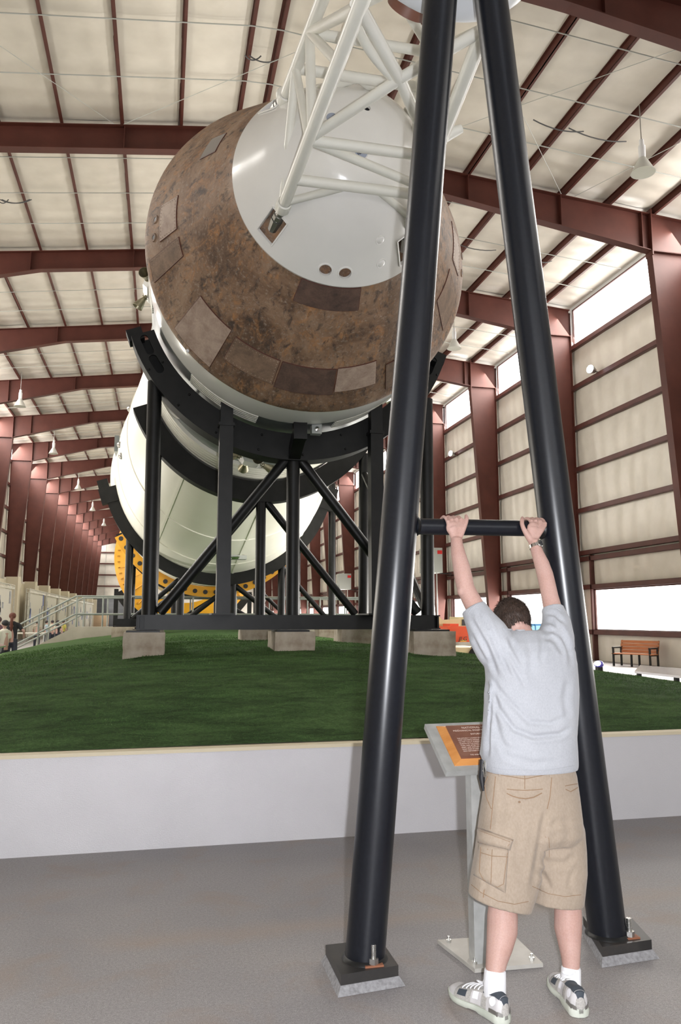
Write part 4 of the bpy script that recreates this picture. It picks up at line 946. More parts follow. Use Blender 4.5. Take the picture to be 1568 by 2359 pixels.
# viewing platform crossing under the rocket, with stair and handrails
vp = thing('viewing_platform', 'pale concrete walkway and stair crossing the mound under the rocket', 'walkway', (0, 28.7, 0))
PYF, PYB, PZ = 28.7, 31.4, 1.30
MB().bb(-2.9, MX1+1.5, PYF+.6, PYB, .6, PZ).build('deck', CURB, vp, smooth=False)
MB().bb(-2.9, MX1+1.5, PYF, PYF+.14, .6, PZ+.02).build('curb', CURB, vp, smooth=False)
ns = 9
for i in range(ns): x = -2.9-.27*(i+1); MB().bb(x, x+.27, PYF+.14, PYB, 0, PZ-(i+1)*.13).build('step', CURB, vp, smooth=False)
MB().prism([(-2.9, .5), (-2.9, PZ+.02), (-5.35, .05), (-5.35, 0), (-3.9, 0)], PYF, PYF+.14).build('curb', CURB, vp, smooth=False)
for Y, nm in ((PYF+.07, 'near'), (PYB-.1, 'far')):
    r = thing('handrail', 'grey pipe handrail along the %s side of the walkway and stair' % nm, 'railing', (0, Y, PZ), 'walkway handrails')
    for z in (1.08, .46): MB().path([(-5.5, Y, PZ+z-.54*2.6), (-2.9, Y, PZ+z), (MX1+1.4, Y, PZ+z)], .032, 8).build('rail', RAILP, r)
    for x in [-2.87]+[-2.0+1.55*i for i in range(7)]: MB().tube((x, Y, PZ), (x, Y, PZ+1.08), .03, 8).build('post', RAILP, r)
    for x in (-4.1, -5.35): z = PZ-(-2.9-x)*.54; MB().tube((x, Y, max(0, z-.05)), (x, Y, z+1.08), .03, 8).build('post', RAILP, r)
# display boards along the left wall
PRINT = noisy('grey_photo_print', [(.3, (.10, .11, .13)), (.6, (.33, .34, .36))], 3, .5, bs=0)
BOARD = mat('pale_display_board', (.50, .48, .41), .5); PBLUE = mat('blue_print', (.08, .12, .35), .5); TRUSS = mat('silver_truss', (.50, .49, .43), .4, .3)
bounds = [(46, 53.6), (59.4, 67.8), (68.0, 75.6), (75.8, 84), (84.2, 93), (93.2, 103), (103.2, 114)]
rnd = random.Random(11)
for i, (y0, y1) in enumerate(bounds):
    r = thing('display_board', 'tall printed display board on a lattice frame, %s along the left wall' % ORD[i], 'display board', (-9.3, (y0+y1)/2, 0), 'display boards along the left wall')
    H = 3.7
    MB().bb(-9.34, -9.3, y0+.3, y1-.3, .3, H-.3).build('board', BOARD, r, smooth=False)
    for yy in (y0+.15, y1-.15):
        b = MB()
        for dx in (-.12, .12):
            for dy in (-.12, .12): b.tube((-9.3+dx, yy+dy, 0), (-9.3+dx, yy+dy, H), .022, 5)
        for q in range(12):
            z = q*.3; s_ = 1 if q % 2 else -1
            b.bar((-9.18, yy-.12*s_, z), (-9.18, yy+.12*s_, z+.3), .02, .02); b.bar((-9.3-.12*s_, yy-.12, z), (-9.3+.12*s_, yy-.12, z+.3), .02, .02)
        b.build('lattice_post', TRUSS, r, smooth=False)
    b = MB()
    for z in (H, H-.24):
        for dx in (-.12, .12): b.bar((-9.3+dx, y0, z), (-9.3+dx, y1, z), .03, .03)
    q = y0
    while q < y1-.3: b.bar((-9.18, q, H-.24), (-9.18, q+.3, H), .02, .02); q += .3
    b.build('lattice_beam', TRUSS, r, smooth=False)
    for q in range(9):
        yy = rnd.uniform(y0+.6, y1-1); z = rnd.uniform(.7, 2.6); h = rnd.uniform(.3, 1.0)
        MB().bb(-9.298, -9.285, yy, yy+rnd.uniform(.25, .7), z, z+h).build('print', PRINT if q % 3 else PBLUE, r, smooth=False)
# wall lamps on the left pilasters, and a desk of small furniture at the foot of the stair
tb = thing('table', 'pale tables by the foot of the stair at far left', 'table', (-6.2, 36, 0))
MB().bb(-7.4, -4.8, 36, 36.8, .95, 1.0).build('tabletop', mat('pale_table', (.6, .58, .5), .5), tb, smooth=False)
for x in (-7.3, -6.1, -4.9):
    for y in (36.05, 36.75): MB().bb(x-.025, x+.025, y-.025, y+.025, 0, .95).build('leg', GREYL, tb, smooth=False)
cb_ = thing('crate', 'tan box standing before the dark far door', 'box', (-7.9, 110, 0))
MB().bb(-8.8, -6.9, 110, 111, 0, 2.0).build('body', mat('tan_crate', (.42, .30, .19), .6), cb_, smooth=False); MB().bb(-8.8, -6.9, 109.98, 110, .9, 1.0).build('batten', mat('tan_crate', (.4, .3, .2), .6), cb_, smooth=False)
# ================================================ PEOPLE
def fuse(mb, voxel, mt, it=4, fac=.5):
    me = mb.mesh('t', None, smooth=False); o = link('t', me)
    r = o.modifiers.new('r', 'REMESH'); r.mode = 'VOXEL'; r.voxel_size = voxel; r.adaptivity = 0
    s = o.modifiers.new('s', 'SMOOTH'); s.factor = fac; s.iterations = it
    out = bpy.data.meshes.new_from_object(o.evaluated_get(bpy.context.evaluated_depsgraph_get()))
    bpy.data.objects.remove(o); bpy.data.meshes.remove(me); out.materials.clear(); out.materials.append(mt); finish(out, 3); return out
def topix(v):
    d = Vector(v)-CAM; z = d.dot(FW); return IW/2+FPX*d.dot(RT)/z, IH/2-FPX*d.dot(UP)/z
def crease(me, lines):
    """press folds (polylines given by where they run, amplitude, width) into the side facing the viewer"""
    n = len(me.vertices); co = np.empty(n*3); me.vertices.foreach_get('co', co); co = co.reshape(-1, 3)
    no = np.empty(n*3); me.vertices.foreach_get('normal', no); no = no.reshape(-1, 3)
    d = co-np.array(CAM); z = d@np.array(FW); px = IW/2+FPX*(d@np.array(RT))/z; py = IH/2-FPX*(d@np.array(UP))/z
    face = (d*no).sum(1) < 0; disp = np.zeros(n)
    for pts, amp, wd in lines:
        best = np.full(n, 1e9); tt = np.zeros(n); L = len(pts)-1
        for i in range(L):
            (x0, y0), (x1, y1) = pts[i], pts[i+1]; ex, ey = x1-x0, y1-y0; l2 = ex*ex+ey*ey
            t = np.clip(((px-x0)*ex+(py-y0)*ey)/l2, 0, 1); dd = np.hypot(px-x0-t*ex, py-y0-t*ey)
            u = dd < best; best[u] = dd[u]; tt[u] = (i+t[u])/L
        env = np.clip(np.minimum(tt, 1-tt)*5, 0.0, 1)
        q = best/wd
        disp += amp*env*(-np.exp(-q*q)+.55*np.exp(-((q-1.7)/.9)**2))
    co[face] += no[face]*disp[face, None]
    me.vertices.foreach_set('co', co.ravel()); me.update(); return me
def strip_faces(me, test):
    b = bmesh.new(); b.from_mesh(me); fs = [f for f in b.faces if test(f.calc_center_median(), f.normal)]
    bmesh.ops.delete(b, geom=fs, context='FACES'); b.to_mesh(me); b.free(); finish(me, 3); return me
def shift(me, org):
    me.transform(Matrix.Translation(-Vector(org))); return me
def _skin(nt, b):
    v = coordn(nt, (1, 1, 1)); n = noisen(nt, v, 9, 4); f = noisen(nt, v, 160, 3)
    nt.links.new(mixc(nt, .25, ramp(nt, n, [(.3, (.44, .255, .21)), (.7, (.51, .325, .28))]), ramp(nt, f, [(.35, (.39, .22, .18)), (.6, (.53, .35, .30))])), b.inputs['Base Color'])
    b.inputs['Subsurface Weight'].default_value = .08; b.inputs['Subsurface Radius'].default_value = (.02, .008, .004); bump(nt, b, f, .08, .001)
SKIN = mat('fair_skin', (.65, .42, .34), .62, nodes=_skin)
def _fab(lo, hi, sc, r=.9, bs=.25):
    def f(nt, b):
        v = coordn(nt, (1, 1, .6)); n = noisen(nt, v, sc, 4, .7); a = noisen(nt, coordn(nt), 5, 3)
        c = ramp(nt, n, [(.3, lo), (.7, hi)]); c = mixc(nt, 1.0, c, ramp(nt, a, [(.3, (.93,)*3), (.7, (1.04,)*3)]), 'MULTIPLY')
        nt.links.new(c, b.inputs['Base Color']); b.inputs['Sheen Weight'].default_value = .15; bump(nt, b, n, bs, .001)
    return f
SHIRT = mat('heather_grey_jersey', (.5, .5, .5), .9, nodes=_fab((.35, .358, .385), (.425, .433, .46), 190))
KHAKI = mat('khaki_cotton', (.4, .3, .2), .9, nodes=_fab((.31, .243, .182), (.375, .302, .236), 120))
KSEAM = mat('khaki_seam_thread', (.27, .17, .10), .9)
def _hair(nt, b):
    n = noisen(nt, coordn(nt, (1, 1, .3)), 170, 3, .7)
    nt.links.new(ramp(nt, n, [(.3, (.016, .009, .006)), (.7, (.065, .036, .024))]), b.inputs['Base Color']); bump(nt, b, n, .8, .004)
HAIR = mat('dark_brown_hair', (.04, .025, .018), .6, nodes=_hair)
SOCK = noisy('white_ribbed_sock', [(.3, (.72, .72, .74)), (.7, (.82, .82, .84))], 30, .95, vscale=(1, 1, .1), bs=.5, bscale=60)
SNG = noisy('grey_mesh_upper', [(.3, (.33, .31, .29)), (.7, (.50, .48, .45))], 160, .8, bs=.2)
SNL = mat('pale_grey_overlay', (.58, .56, .56), .5); SNN = mat('navy_lining', (.045, .055, .07), .7)
SOLE = noisy('pale_green_grey_sole', [(.3, (.46, .49, .42)), (.7, (.58, .60, .53))], 12, .6, bs=.1)
REFLECT = mat('reflective_white_patch', (.95, .95, 1), .08, .0, spec=1.0)
man = thing('person', 'man in grey T-shirt and khaki shorts hanging by both hands from the crossbar, head bowed', 'person', (1.60, 3.38, 0))
OM = (1.60, 3.38, 0)
def E_(py, xl, xr, Y, dep, n=28, tilt=0, sq=2.0):       # horizontal elliptical section from its outline
    a, b = at(xl, py, Y), at(xr, py, Y); c = (a+b)/2; hw = (b-a).length/2; out = []
    for j in range(n):
        t = 2*PI*j/n; cx, sy = cos(t), sin(t); e = 2/sq
        out.append(c+Vector((hw*math.copysign(abs(cx)**e, cx), dep*math.copysign(abs(sy)**e, sy), tilt*cx*hw)))
    return out
P = at
body = MB()
# torso core, neck, head
body.rings([E_(*q) for q in ((1800, 1135, 1305, 3.40, .085), (1740, 1145, 1300, 3.40, .085), (1650, 1150, 1300, 3.41, .09), (1560, 1145, 1300, 3.42, .095), (1500, 1140, 1295, 3.43, .09), (1462, 1160, 1265, 3.45, .06), (1454, 1180, 1245, 3.46, .045))])
HC = P(1178, 1430, 3.515); TILT = Matrix.Rotation(rad(-42), 3, 'X')    # bowed: face turns towards the floor
body.path([P(1203, 1492, 3.43), P(1200, 1466, 3.455), P(1194, 1445, 3.475), HC+Vector((0, -.01, 0))], [.074, .060, .056, .06], 18)
body.sph(HC, (.0775, .096, .099), 28, 18, TILT)
fx = lambda x, y, z: HC+TILT@Vector((x, y, z))
body.sph(fx(0, .045, -.055), (.056, .052, .058), 18, 12, TILT)          # jaw
body.path([fx(0, .094, .006), fx(0, .112, -.022), fx(0, .118, -.036), fx(0, .1, -.045)], [.008, .010, .013, .01], 10)
for s_ in (-1, 1):
    body.sph(fx(.078*s_, .0, -.02), (.012, .02, .032), 12, 8, TILT@Matrix.Rotation(rad(-18*s_), 3, 'Z'))
    body.path([fx(.028*s_+.012*q, .092-.004*abs(q), .012) for q in (-1, 0, 1)], [.006, .008, .006], 8)
body.path([fx(-.022, .096, -.068), fx(0, .103, -.069), fx(.022, .096, -.068)], [.005, .008, .005], 8)
# arms
def arm(pts): body.path([P(x, y, Y) for x, y, Y, r in pts], [r for *_, r in pts], 20)
arm([(1150, 1500, 3.43, .062), (1128, 1462, 3.44, .060), (1108, 1425, 3.47, .052), (1094, 1398, 3.50, .047), (1082, 1376, 3.52, .0445), (1072, 1354, 3.54, .0425), (1067, 1330, 3.555, .0435), (1062, 1305, 3.575, .0415), (1055, 1276, 3.60, .036), (1052, 1255, 3.62, .0305), (1051, 1243, 3.632, .0285)])
arm([(1265, 1500, 3.43, .062), (1278, 1462, 3.44, .058), (1279, 1428, 3.47, .05), (1272, 1400, 3.50, .044), (1266, 1374, 3.52, .041), (1261, 1350, 3.54, .0405), (1255, 1324, 3.56, .0405), (1247, 1298, 3.585, .037), (1238, 1275, 3.605, .031), (1232, 1258, 3.62, .0275), (1229, 1247, 3.632, .027)])
body.sph(P(1062, 1362, 3.53), (.02, .025, .025), 10, 8)
def hand(wx, wy, fpx, thumb, side, pinky_drop):
    Yb = YA_; wr_ = P(wx, wy, 3.634); n = len(fpx)
    for i, fxp in enumerate(fpx):               # pinky first
        X = P(fxp, 1190, Yb).x; zb = BZ0+(X-1.2)*.009
        ln = (.80, .95, 1.0, .93)[i]; fr = (.88, .98, 1.0, 1.0)[i]
        ph0 = (160, 150, 146, 148)[i]; ph1 = ph0-165*ln
        ks = 9; pts = []; rr = []
        for q in range(ks):
            t = q/(ks-1); ph = rad(ph0+(ph1-ph0)*t); R = .0505+(.006 if t < .12 else 0)+(.0022*sin(t*PI*3)**2)
            pts.append(Vector((X+side*.0035*(t-.3)*(i-1.5), Yb+R*cos(ph), zb+R*sin(ph))))
            rr.append((.0106, .0100, .0096, .0102, .0092, .0087, .0090, .0080, .0058)[q]*fr)
        m0 = pts[0]
        mid = wr_.lerp(m0, .55)+Vector((0, -.006, 0))
        body.path([wr_.lerp(m0, .12), mid, m0+Vector((0, -.002, -.004))], [.0185, .0155, .0122*fr], 14)
        body.path(pts, rr, 12)
        body.sph(m0+Vector((0, -.004, .002)), .0108*fr, 10, 8)
    c = wr_.lerp(P(sum(fpx)/4, 1197, 3.655), .55)
    body.sph(c+Vector((0, .002, 0)), (.036, .017, .036), 16, 10)
    lo_ = P(wx, wy+10, 3.628); body.path([lo_, wr_, wr_.lerp(c, .6), c], [.0275, .0275, .030, .033], 18, flat=((0, 1, 0), .62))
    tp_ = [P(*q) for q in thumb]
    body.path(tp_, [.0185, .0160, .0125, .0115, .0118, .0085][:len(tp_)], 14)
hand(1050, 1240, (1021, 1031, 1042.5, 1054), [(1056, 1240, 3.635), (1062, 1228, 3.636), (1069, 1214, 3.642), (1073, 1203, 3.650), (1074.5, 1194, 3.664), (1073, 1187, 3.684)], 1, 0)
hand(1229, 1244, (1244, 1234, 1223, 1212), [(1222, 1244, 3.635), (1214, 1232, 3.636), (1206, 1219, 3.642), (1202, 1208, 3.650), (1202, 1199, 3.664), (1203, 1192, 3.684)], -1, 0)
# legs
def leg(pts): body.path([P(x, y, Y) for x, y, Y, r in pts], [r for *_, r in pts], 22)
leg([(1170, 1850, 3.38, .085), (1165, 1950, 3.37, .08), (1160, 2030, 3.36, .066), (1158, 2080, 3.35, .060), (1157, 2112, 3.335, .0655), (1156, 2145, 3.32, .0655), (1150, 2180, 3.295, .056), (1143, 2215, 3.27, .045), (1139, 2245, 3.25, .0385), (1139, 2275, 3.24, .037), (1138, 2300, 3.25, .036)])
leg([(1275, 1850, 3.42, .085), (1285, 1950, 3.42, .08), (1298, 2030, 3.41, .064), (1307, 2080, 3.39, .058), (1308, 2108, 3.375, .0605), (1308, 2140, 3.36, .060), (1311, 2172, 3.34, .050), (1314, 2205, 3.315, .041), (1315, 2235, 3.30, .0355), (1314, 2265, 3.29, .035), (1313, 2285, 3.30, .034)])
bm_ = shift(fuse(body, .0046, SKIN, 3, .5), OM); link('body', bm_, man)
# hair
hm = MB(); hm.sph(HC+Vector((0, -.002, .004)), (.0845, .104, .106), 72, 48, TILT)
hme = hm.mesh('hair', HAIR, ang=3)
zl = P(1190, 1438, 3.43).z
def under(c, n):
    l = TILT.transposed()@(c-HC)
    px, py = topix(c)
    if l.y > .062 and l.z < .075: return True               # face
    if c.y < HC.y: 
        lim = 1431+16*min(1.3, ((px-1199)/25.0)**2)+2*sin(px*.9)
        return py > lim
    return l.z < -.03 and l.y > -.02
strip_faces(hme, under)
for v in hme.vertices: v.co += v.normal*(.004*noise.noise(v.co*60)+.003*noise.noise(v.co*150))
cap = link('hair', shift(hme, OM), man); sd_ = cap.modifiers.new('s', 'SOLIDIFY'); sd_.thickness = .008
rs2 = np.random.RandomState(8); hs = MB(); pol = [p for p in hme.polygons]; ar = np.array([p.area for p in pol]); ch = rs2.choice(len(pol), 5200, p=ar/ar.sum())
crown = TILT@Vector((.0, -.03, .1))
for i in ch:
    p = pol[i]; c = p.center+Vector(OM)-Vector((0, 0, 0)); n = p.normal
    t = (c-HC)-crown; t = (t-n*t.dot(n))
    if t.length < 1e-4: continue
    t.normalize(); t = (t+n*.55+Vector(rs2.normal(0, .25, 3))).normalized(); s_ = t.cross(n).normalized()*.0009; L = rs2.uniform(.012, .024)
    hs.add([c-s_-Vector(OM)*0, c+s_, c+t*L], [(0, 1, 2)])
tag(hs.build('hair_strands', HAIR, man), kind='stuff')
# shirt
sh = MB()
sh.rings([E_(*q) for q in ((1774, 1121, 1324, 3.40, .128, 36, 0, 2.3), (1762, 1116, 1325, 3.40, .132, 36, 0, 2.3), (1735, 1112, 1323, 3.40, .135, 36, 0, 2.4), (1700, 1114, 1321, 3.40, .132, 36, 0, 2.4), (1650, 1118, 1325, 3.405, .132, 36, 0, 2.3), (1600, 1121, 1327, 3.41, .130, 36, 0, 2.3),
    (1560, 1122, 1325, 3.41, .128, 36, 0, 2.3), (1530, 1119, 1323, 3.415, .125, 36, 0, 2.3), (1500, 1122, 1316, 3.42, .118, 36, 0, 2.3), (1480, 1130, 1305, 3.43, .105, 36, 0, 2.2), (1462, 1146, 1282, 3.445, .085, 36, 0, 2.1), (1452, 1168, 1245, 3.455, .07, 36, 0, 2.0))])
def sleeve(pts): sh.path([P(x, y, Y) for x, y, Y, r in pts], [r for *_, r in pts], 26)
sleeve([(1175, 1540, 3.42, .085), (1142, 1492, 3.425, .098), (1122, 1458, 3.44, .092), (1106, 1430, 3.465, .074), (1094, 1408, 3.49, .0635), (1089.5, 1400, 3.497, .062)])
sleeve([(1255, 1545, 3.42, .085), (1272, 1495, 3.425, .094), (1281, 1462, 3.44, .084), (1281, 1432, 3.465, .068), (1274, 1408, 3.49, .055), (1272, 1400, 3.497, .0535)])
# side flap hanging away from the left hip
sh.rings([[P(x, y, Y) for x, y, Y in r] for r in ([(1124, 1570, 3.40), (1127, 1570, 3.34), (1135, 1570, 3.40), (1130, 1570, 3.48)], [(1117, 1640, 3.43), (1124, 1640, 3.36), (1140, 1640, 3.40), (1130, 1640, 3.50)], [(1108, 1700, 3.45), (1119, 1700, 3.38), (1140, 1700, 3.40), (1128, 1700, 3.54)], [(1103, 1738, 3.46), (1118, 1745, 3.39), (1140, 1745, 3.40), (1124, 1742, 3.56)])])
smesh = fuse(sh, .0062, SHIRT, 5, .5)
A3 = .0062
crease(smesh, [([(1129, 1576), (1148, 1633), (1183, 1680), (1230, 1698), (1290, 1692), (1318, 1673)], A3*1.5, 6), ([(1124, 1546), (1148, 1590), (1176, 1621), (1219, 1664), (1266, 1668), (1316, 1645)], A3*1.0, 6),
    ([(1143, 1463), (1162, 1501), (1195, 1553), (1215, 1590)], A3*1.0, 6), ([(1169, 1461), (1186, 1496), (1204, 1530)], A3*.9, 6), ([(1112, 1412), (1124, 1444), (1140, 1482), (1162, 1529), (1180, 1570)], A3*1.4, 6),
    ([(1080, 1420), (1100, 1450), (1120, 1490), (1135, 1530), (1150, 1570)], A3*1.3, 6), ([(1098, 1405), (1110, 1440), (1128, 1475)], A3*1.1, 5), ([(1085, 1460), (1102, 1495), (1128, 1535)], A3, 5),
    ([(1247, 1430), (1271, 1433), (1290, 1451), (1308, 1482), (1318, 1520)], A3*1.3, 6), ([(1246, 1449), (1278, 1454), (1297, 1473), (1311, 1501), (1316, 1540)], A3*1.2, 6), ([(1255, 1412), (1278, 1416), (1298, 1436)], A3, 5), ([(1252, 1465), (1280, 1478), (1300, 1510)], A3*.9, 6),
    ([(1246, 1452), (1250, 1490), (1242, 1530)], A3*.9, 7), ([(1262, 1452), (1256, 1490)], A3*.8, 6), ([(1126, 1569), (1128, 1621), (1124, 1700), (1122, 1750)], A3*1.8, 5), ([(1133, 1640), (1145, 1700), (1170, 1742), (1230, 1760), (1290, 1750)], A3*.8, 8), ([(1135, 1600), (1140, 1660), (1160, 1715), (1200, 1738)], A3*.8, 7),
    ([(1215, 1470), (1225, 1510), (1222, 1560)], A3*.7, 9), ([(1310, 1560), (1300, 1610), (1310, 1660)], A3*.7, 8)])
zh = P(1220, 1772, 3.4).z
strip_faces(smesh, lambda c, n: (n.z < -.8 and c.z < zh+.03) )
link('t_shirt', shift(smesh, OM), man)
sbvh = None
def bvh_of(me, org): return BVHTree.FromPolygons([v.co+Vector(org) for v in me.vertices], [p.vertices[:] for p in me.polygons])
def hitpx(bv, px, py):
    r = FPX*FW+(px-IW/2)*RT-(py-IH/2)*UP; return bv.ray_cast(CAM, r.normalized())
def resample(pts, step=5):
    out = []
    for (x0, y0), (x1, y1) in zip(pts[:-1], pts[1:]):
        k = max(1, int(math.hypot(x1-x0, y1-y0)/step)); out += [(x0+(x1-x0)*i/k, y0+(y1-y0)*i/k) for i in range(k)]
    return out+[pts[-1]]
def drape(bv, pts, r, mt, name, par, off=.0008, step=5):
    q = []
    for x, y in resample(pts, step):
        l, n, _, _ = hitpx(bv, x, y)
        if l is not None: q.append(l+n*off)
    if len(q) > 2: return MB().path(q, r, 6).build(name, mt, par)
def patchpx(bv, corners, nu, nv, thick, mt, name, par, round_=True):
    """panel of cloth laid on a surface; corners TL,TR,BR,BL"""
    (a, b, c, d) = corners; top = []; bot = []
    for j in range(nv+1):
        for i in range(nu+1):
            u, v = i/nu, j/nv
            x = (a[0]*(1-u)+b[0]*u)*(1-v)+(d[0]*(1-u)+c[0]*u)*v; y = (a[1]*(1-u)+b[1]*u)*(1-v)+(d[1]*(1-u)+c[1]*u)*v
            l, n, _, _ = hitpx(bv, x, y)
            if l is None: l = top[-1]-Vector((0, 0, 0)) if top else P(x, y, 3.33); n = Vector((-.3, -1, 0)).normalized()
            e = min(1, min(u, 1-u)*nu/1.5, min(v, 1-v)*nv/1.5)**.5 if round_ else 1
            top.append(l+n*(thick*e+.0006)); bot.append(l-n*.004)
    m_ = MB(); N_ = nu+1; M2 = len(top)
    fs = [(j*N_+i, j*N_+i+1, (j+1)*N_+i+1, (j+1)*N_+i) for j in range(nv) for i in range(nu)]
    m_.add(top+bot, fs+[tuple(q+M2 for q in f[::-1]) for f in fs])
    edge = [i for i in range(N_)]+[j*N_+nu for j in range(1, nv+1)]+[nv*N_+i for i in range(nu-1, -1, -1)]+[j*N_ for j in range(nv-1, 0, -1)]
    m_.f += [(e, f, f+M2, e+M2) for e, f in zip(edge, edge[1:]+edge[:1])]
    return m_.build(name, mt, par, ang=1.2)
# collar band
sbv = bvh_of(smesh, OM)
drape(sbv, [(1160, 1449), (1175, 1451), (1196, 1453), (1215, 1452), (1226, 1448)], .0045, SHIRT, 'collar', man, .001, 3)
drape(sbv, [(1122, 1766), (1150, 1771), (1200, 1774), (1260, 1774), (1322, 1764)], .0016, SHIRT, 'hem_stitching', man)
drape(sbv, [(1077, 1415), (1085, 1402), (1097, 1393), (1107, 1388)], .0018, SHIRT, 'sleeve_hem', man, .0008, 3)
drape(sbv, [(1252, 1397), (1265, 1397), (1280, 1400), (1291, 1406)], .0018, SHIRT, 'sleeve_hem', man, .0008, 3)
# shorts
so = MB()
so.rings([E_(*q) for q in ((1764, 1122, 1316, 3.40, .112, 36, 0, 2.3), (1790, 1119, 1323, 3.40, .116, 36, 0, 2.3), (1840, 1113, 1329, 3.40, .122, 36, 0, 2.4), (1890, 1106, 1334, 3.39, .128, 36, 0, 2.5), (1925, 1103, 1337, 3.385, .122, 36, 0, 2.6), (1945, 1110, 1330, 3.38, .10, 36, 0, 2.4))])
so.rings([E_(*q) for q in ((1860, 1120, 1240, 3.385, .105, 28, 0, 2.3), (1910, 1105, 1246, 3.375, .118, 28, 0, 2.4), (1960, 1099, 1245, 3.37, .118, 28, -.05, 2.4), (2010, 1091, 1238, 3.36, .116, 28, -.10, 2.4), (2050, 1086, 1228, 3.355, .113, 28, -.2, 2.4), (2082, 1083, 1216, 3.35, .108, 28, -.3, 2.3))])
so.rings([E_(*q) for q in ((1860, 1215, 1325, 3.41, .105, 28, 0, 2.3), (1910, 1222, 1338, 3.415, .112, 28, 0, 2.4), (1960, 1230, 1342, 3.415, .110, 28, 0, 2.4), (2010, 1232, 1344, 3.41, .106, 28, .0, 2.4), (2050, 1228, 1341, 3.405, .102, 28, -.03, 2.3), (2080, 1225, 1338, 3.40, .098, 28, -.12, 2.2))])
pm_ = fuse(so, .0062, KHAKI, 5, .5); B3 = .0045
crease(pm_, [([(1255, 1905), (1288, 1893), (1334, 1893)], B3, 9), ([(1237, 1972), (1262, 1988), (1301, 1990), (1326, 1968)], B3*1.3, 8), ([(1234, 1998), (1252, 2018), (1273, 2057)], B3*1.4, 7), ([(1262, 1858), (1252, 1895), (1243, 1950), (1232, 2010), (1224, 2060)], B3*1.8, 8),
    ([(1165, 1835), (1208, 1850), (1250, 1832)], B3*.7, 7), ([(1175, 1870), (1200, 1900), (1190, 1960), (1200, 2030)], B3*.6, 10), ([(1300, 1860), (1310, 1930), (1290, 1960)], B3*.7, 9), ([(1150, 1800), (1160, 1860), (1150, 1920)], B3*.6, 8), ([(1110, 2000), (1120, 2040), (1110, 2065)], B3*.7, 6), ([(1320, 2000), (1310, 2040), (1325, 2070)], B3*.8, 6)])
pm_.materials[0] = KHAKI
shorts = link('shorts', shift(pm_, OM), man)
pbv = bvh_of(pm_, OM)
K = lambda *pts: [(1030+x/3.873, 1750+y/3.873) for x, y in pts]
for pts, r in ((K((365, 112), (480, 138), (690, 172), (900, 130), (1130, 108)), .0014), (K((430, 150), (405, 400), (385, 620)), .0016), (K((362, 150), (332, 220), (350, 340), (392, 440)), .0016), (K((690, 80), (690, 262)), .0014), (K((930, 160), (915, 330), (890, 440)), .0018),
    (K((530, 262), (600, 270), (690, 274), (780, 270), (850, 262)), .0016), (K((530, 300), (580, 325), (640, 342), (700, 348), (770, 335), (842, 298)), .0022), (K((530, 262), (530, 300)), .0018), (K((850, 262), (845, 300)), .0018), (K((215, 1115), (300, 1185), (450, 1262), (600, 1290), (722, 1265)), .0013), (K((758, 1130), (900, 1195), (1050, 1222), (1192, 1205)), .0013),
    (K((1050, 235), (1100, 225), (1158, 215)), .0016), (K((1055, 265), (1100, 285), (1160, 250)), .0018), (K((870, 690), (905, 700), (910, 870)), .001), (K((330, 1160), (320, 1230)), .002)):
    drape(pbv, pts, r, KSEAM, 'seam', shorts)
pk = patchpx(pbv, K((283, 745), (548, 800), (520, 1195), (232, 1030)), 14, 16, .010, KHAKI, 'cargo_pocket', shorts)
pkb = bvh_of(pk.data, OM)
for pts in (K((300, 780), (285, 1000), (330, 1090), (430, 1145), (500, 1110), (535, 830)), K((400, 800), (388, 1110)), K((300, 830), (400, 860), (540, 868)), K((245, 1035), (300, 1110), (420, 1180), (500, 1195))): drape(pkb, pts, .0013, KSEAM, 'seam', pk)
pf_ = patchpx(pbv, K((262, 600), (592, 712), (560, 812), (272, 742)), 14, 6, .015, KHAKI, 'pocket_flap', shorts)
pfb = bvh_of(pf_.data, OM)
for pts in (K((280, 615), (585, 722)), K((282, 632), (575, 740)), K((285, 735), (360, 765), (440, 812), (520, 795), (555, 750))): drape(pfb, pts, .0014, KSEAM, 'seam', pf_)
for x, y in ((372, 800), (640, 378)):
    l, n, _, _ = hitpx(pbv, 1030+x/3.873, 1750+y/3.873)
    if l: MB().sph(l+n*.006, (.006, .004, .004), 8, 6).build('button', KSEAM, shorts)
c_ = [P(x, y, Y) for x, y, Y in ((1338, 1965, 3.42), (1343, 1960, 3.45), (1347, 2000, 3.46), (1346, 2022, 3.43), (1339, 2020, 3.40))]
MB().rings([[p for p in c_], [p+Vector((.012, 0, 0)) for p in c_]]).build('cargo_pocket', KHAKI, shorts)
for x in (1151, 1266): 
    q = [hitpx(pbv, x, y) for y in (1773, 1778, 1784, 1790)]; q = [h[0]+h[1]*.003 for h in q if h[0]]
    if len(q) > 1:
        b = MB()
        for p0, p1 in zip(q[:-1], q[1:]): b.bar(p0, p1, .009, .003, (0, 1, 0))
        b.build('belt_loop', KHAKI, shorts, smooth=False)
# dark waistband showing between shirt and shorts
MB().rings([E_(1776, 1121, 1319, 3.40, .108, 36), E_(1755, 1121, 1318, 3.40, .108, 36)]).build('waistband', mat('dark_olive_band', (.05, .05, .04), .8), man)
# belt clip with pouch on the left hip
hp_ = P(1114, 1775, 3.40)
MB().path([P(1111, 1750, 3.42), P(1109, 1790, 3.42), P(1113, 1822, 3.41)], [.012, .014, .006], 10).build('pouch', INK, man)
MB().path([P(1116, 1752, 3.385), P(1118, 1756, 3.38), P(1118, 1785, 3.38), P(1115, 1790, 3.385), P(1113, 1770, 3.385), P(1116, 1752, 3.385)], .0022, 8).build('carabiner', CHROME, man)
for y in (1762, 1768, 1776): MB().sph(P(1112, y, 3.395), .003, 6, 5).build('pouch_stud', CHROME, man)
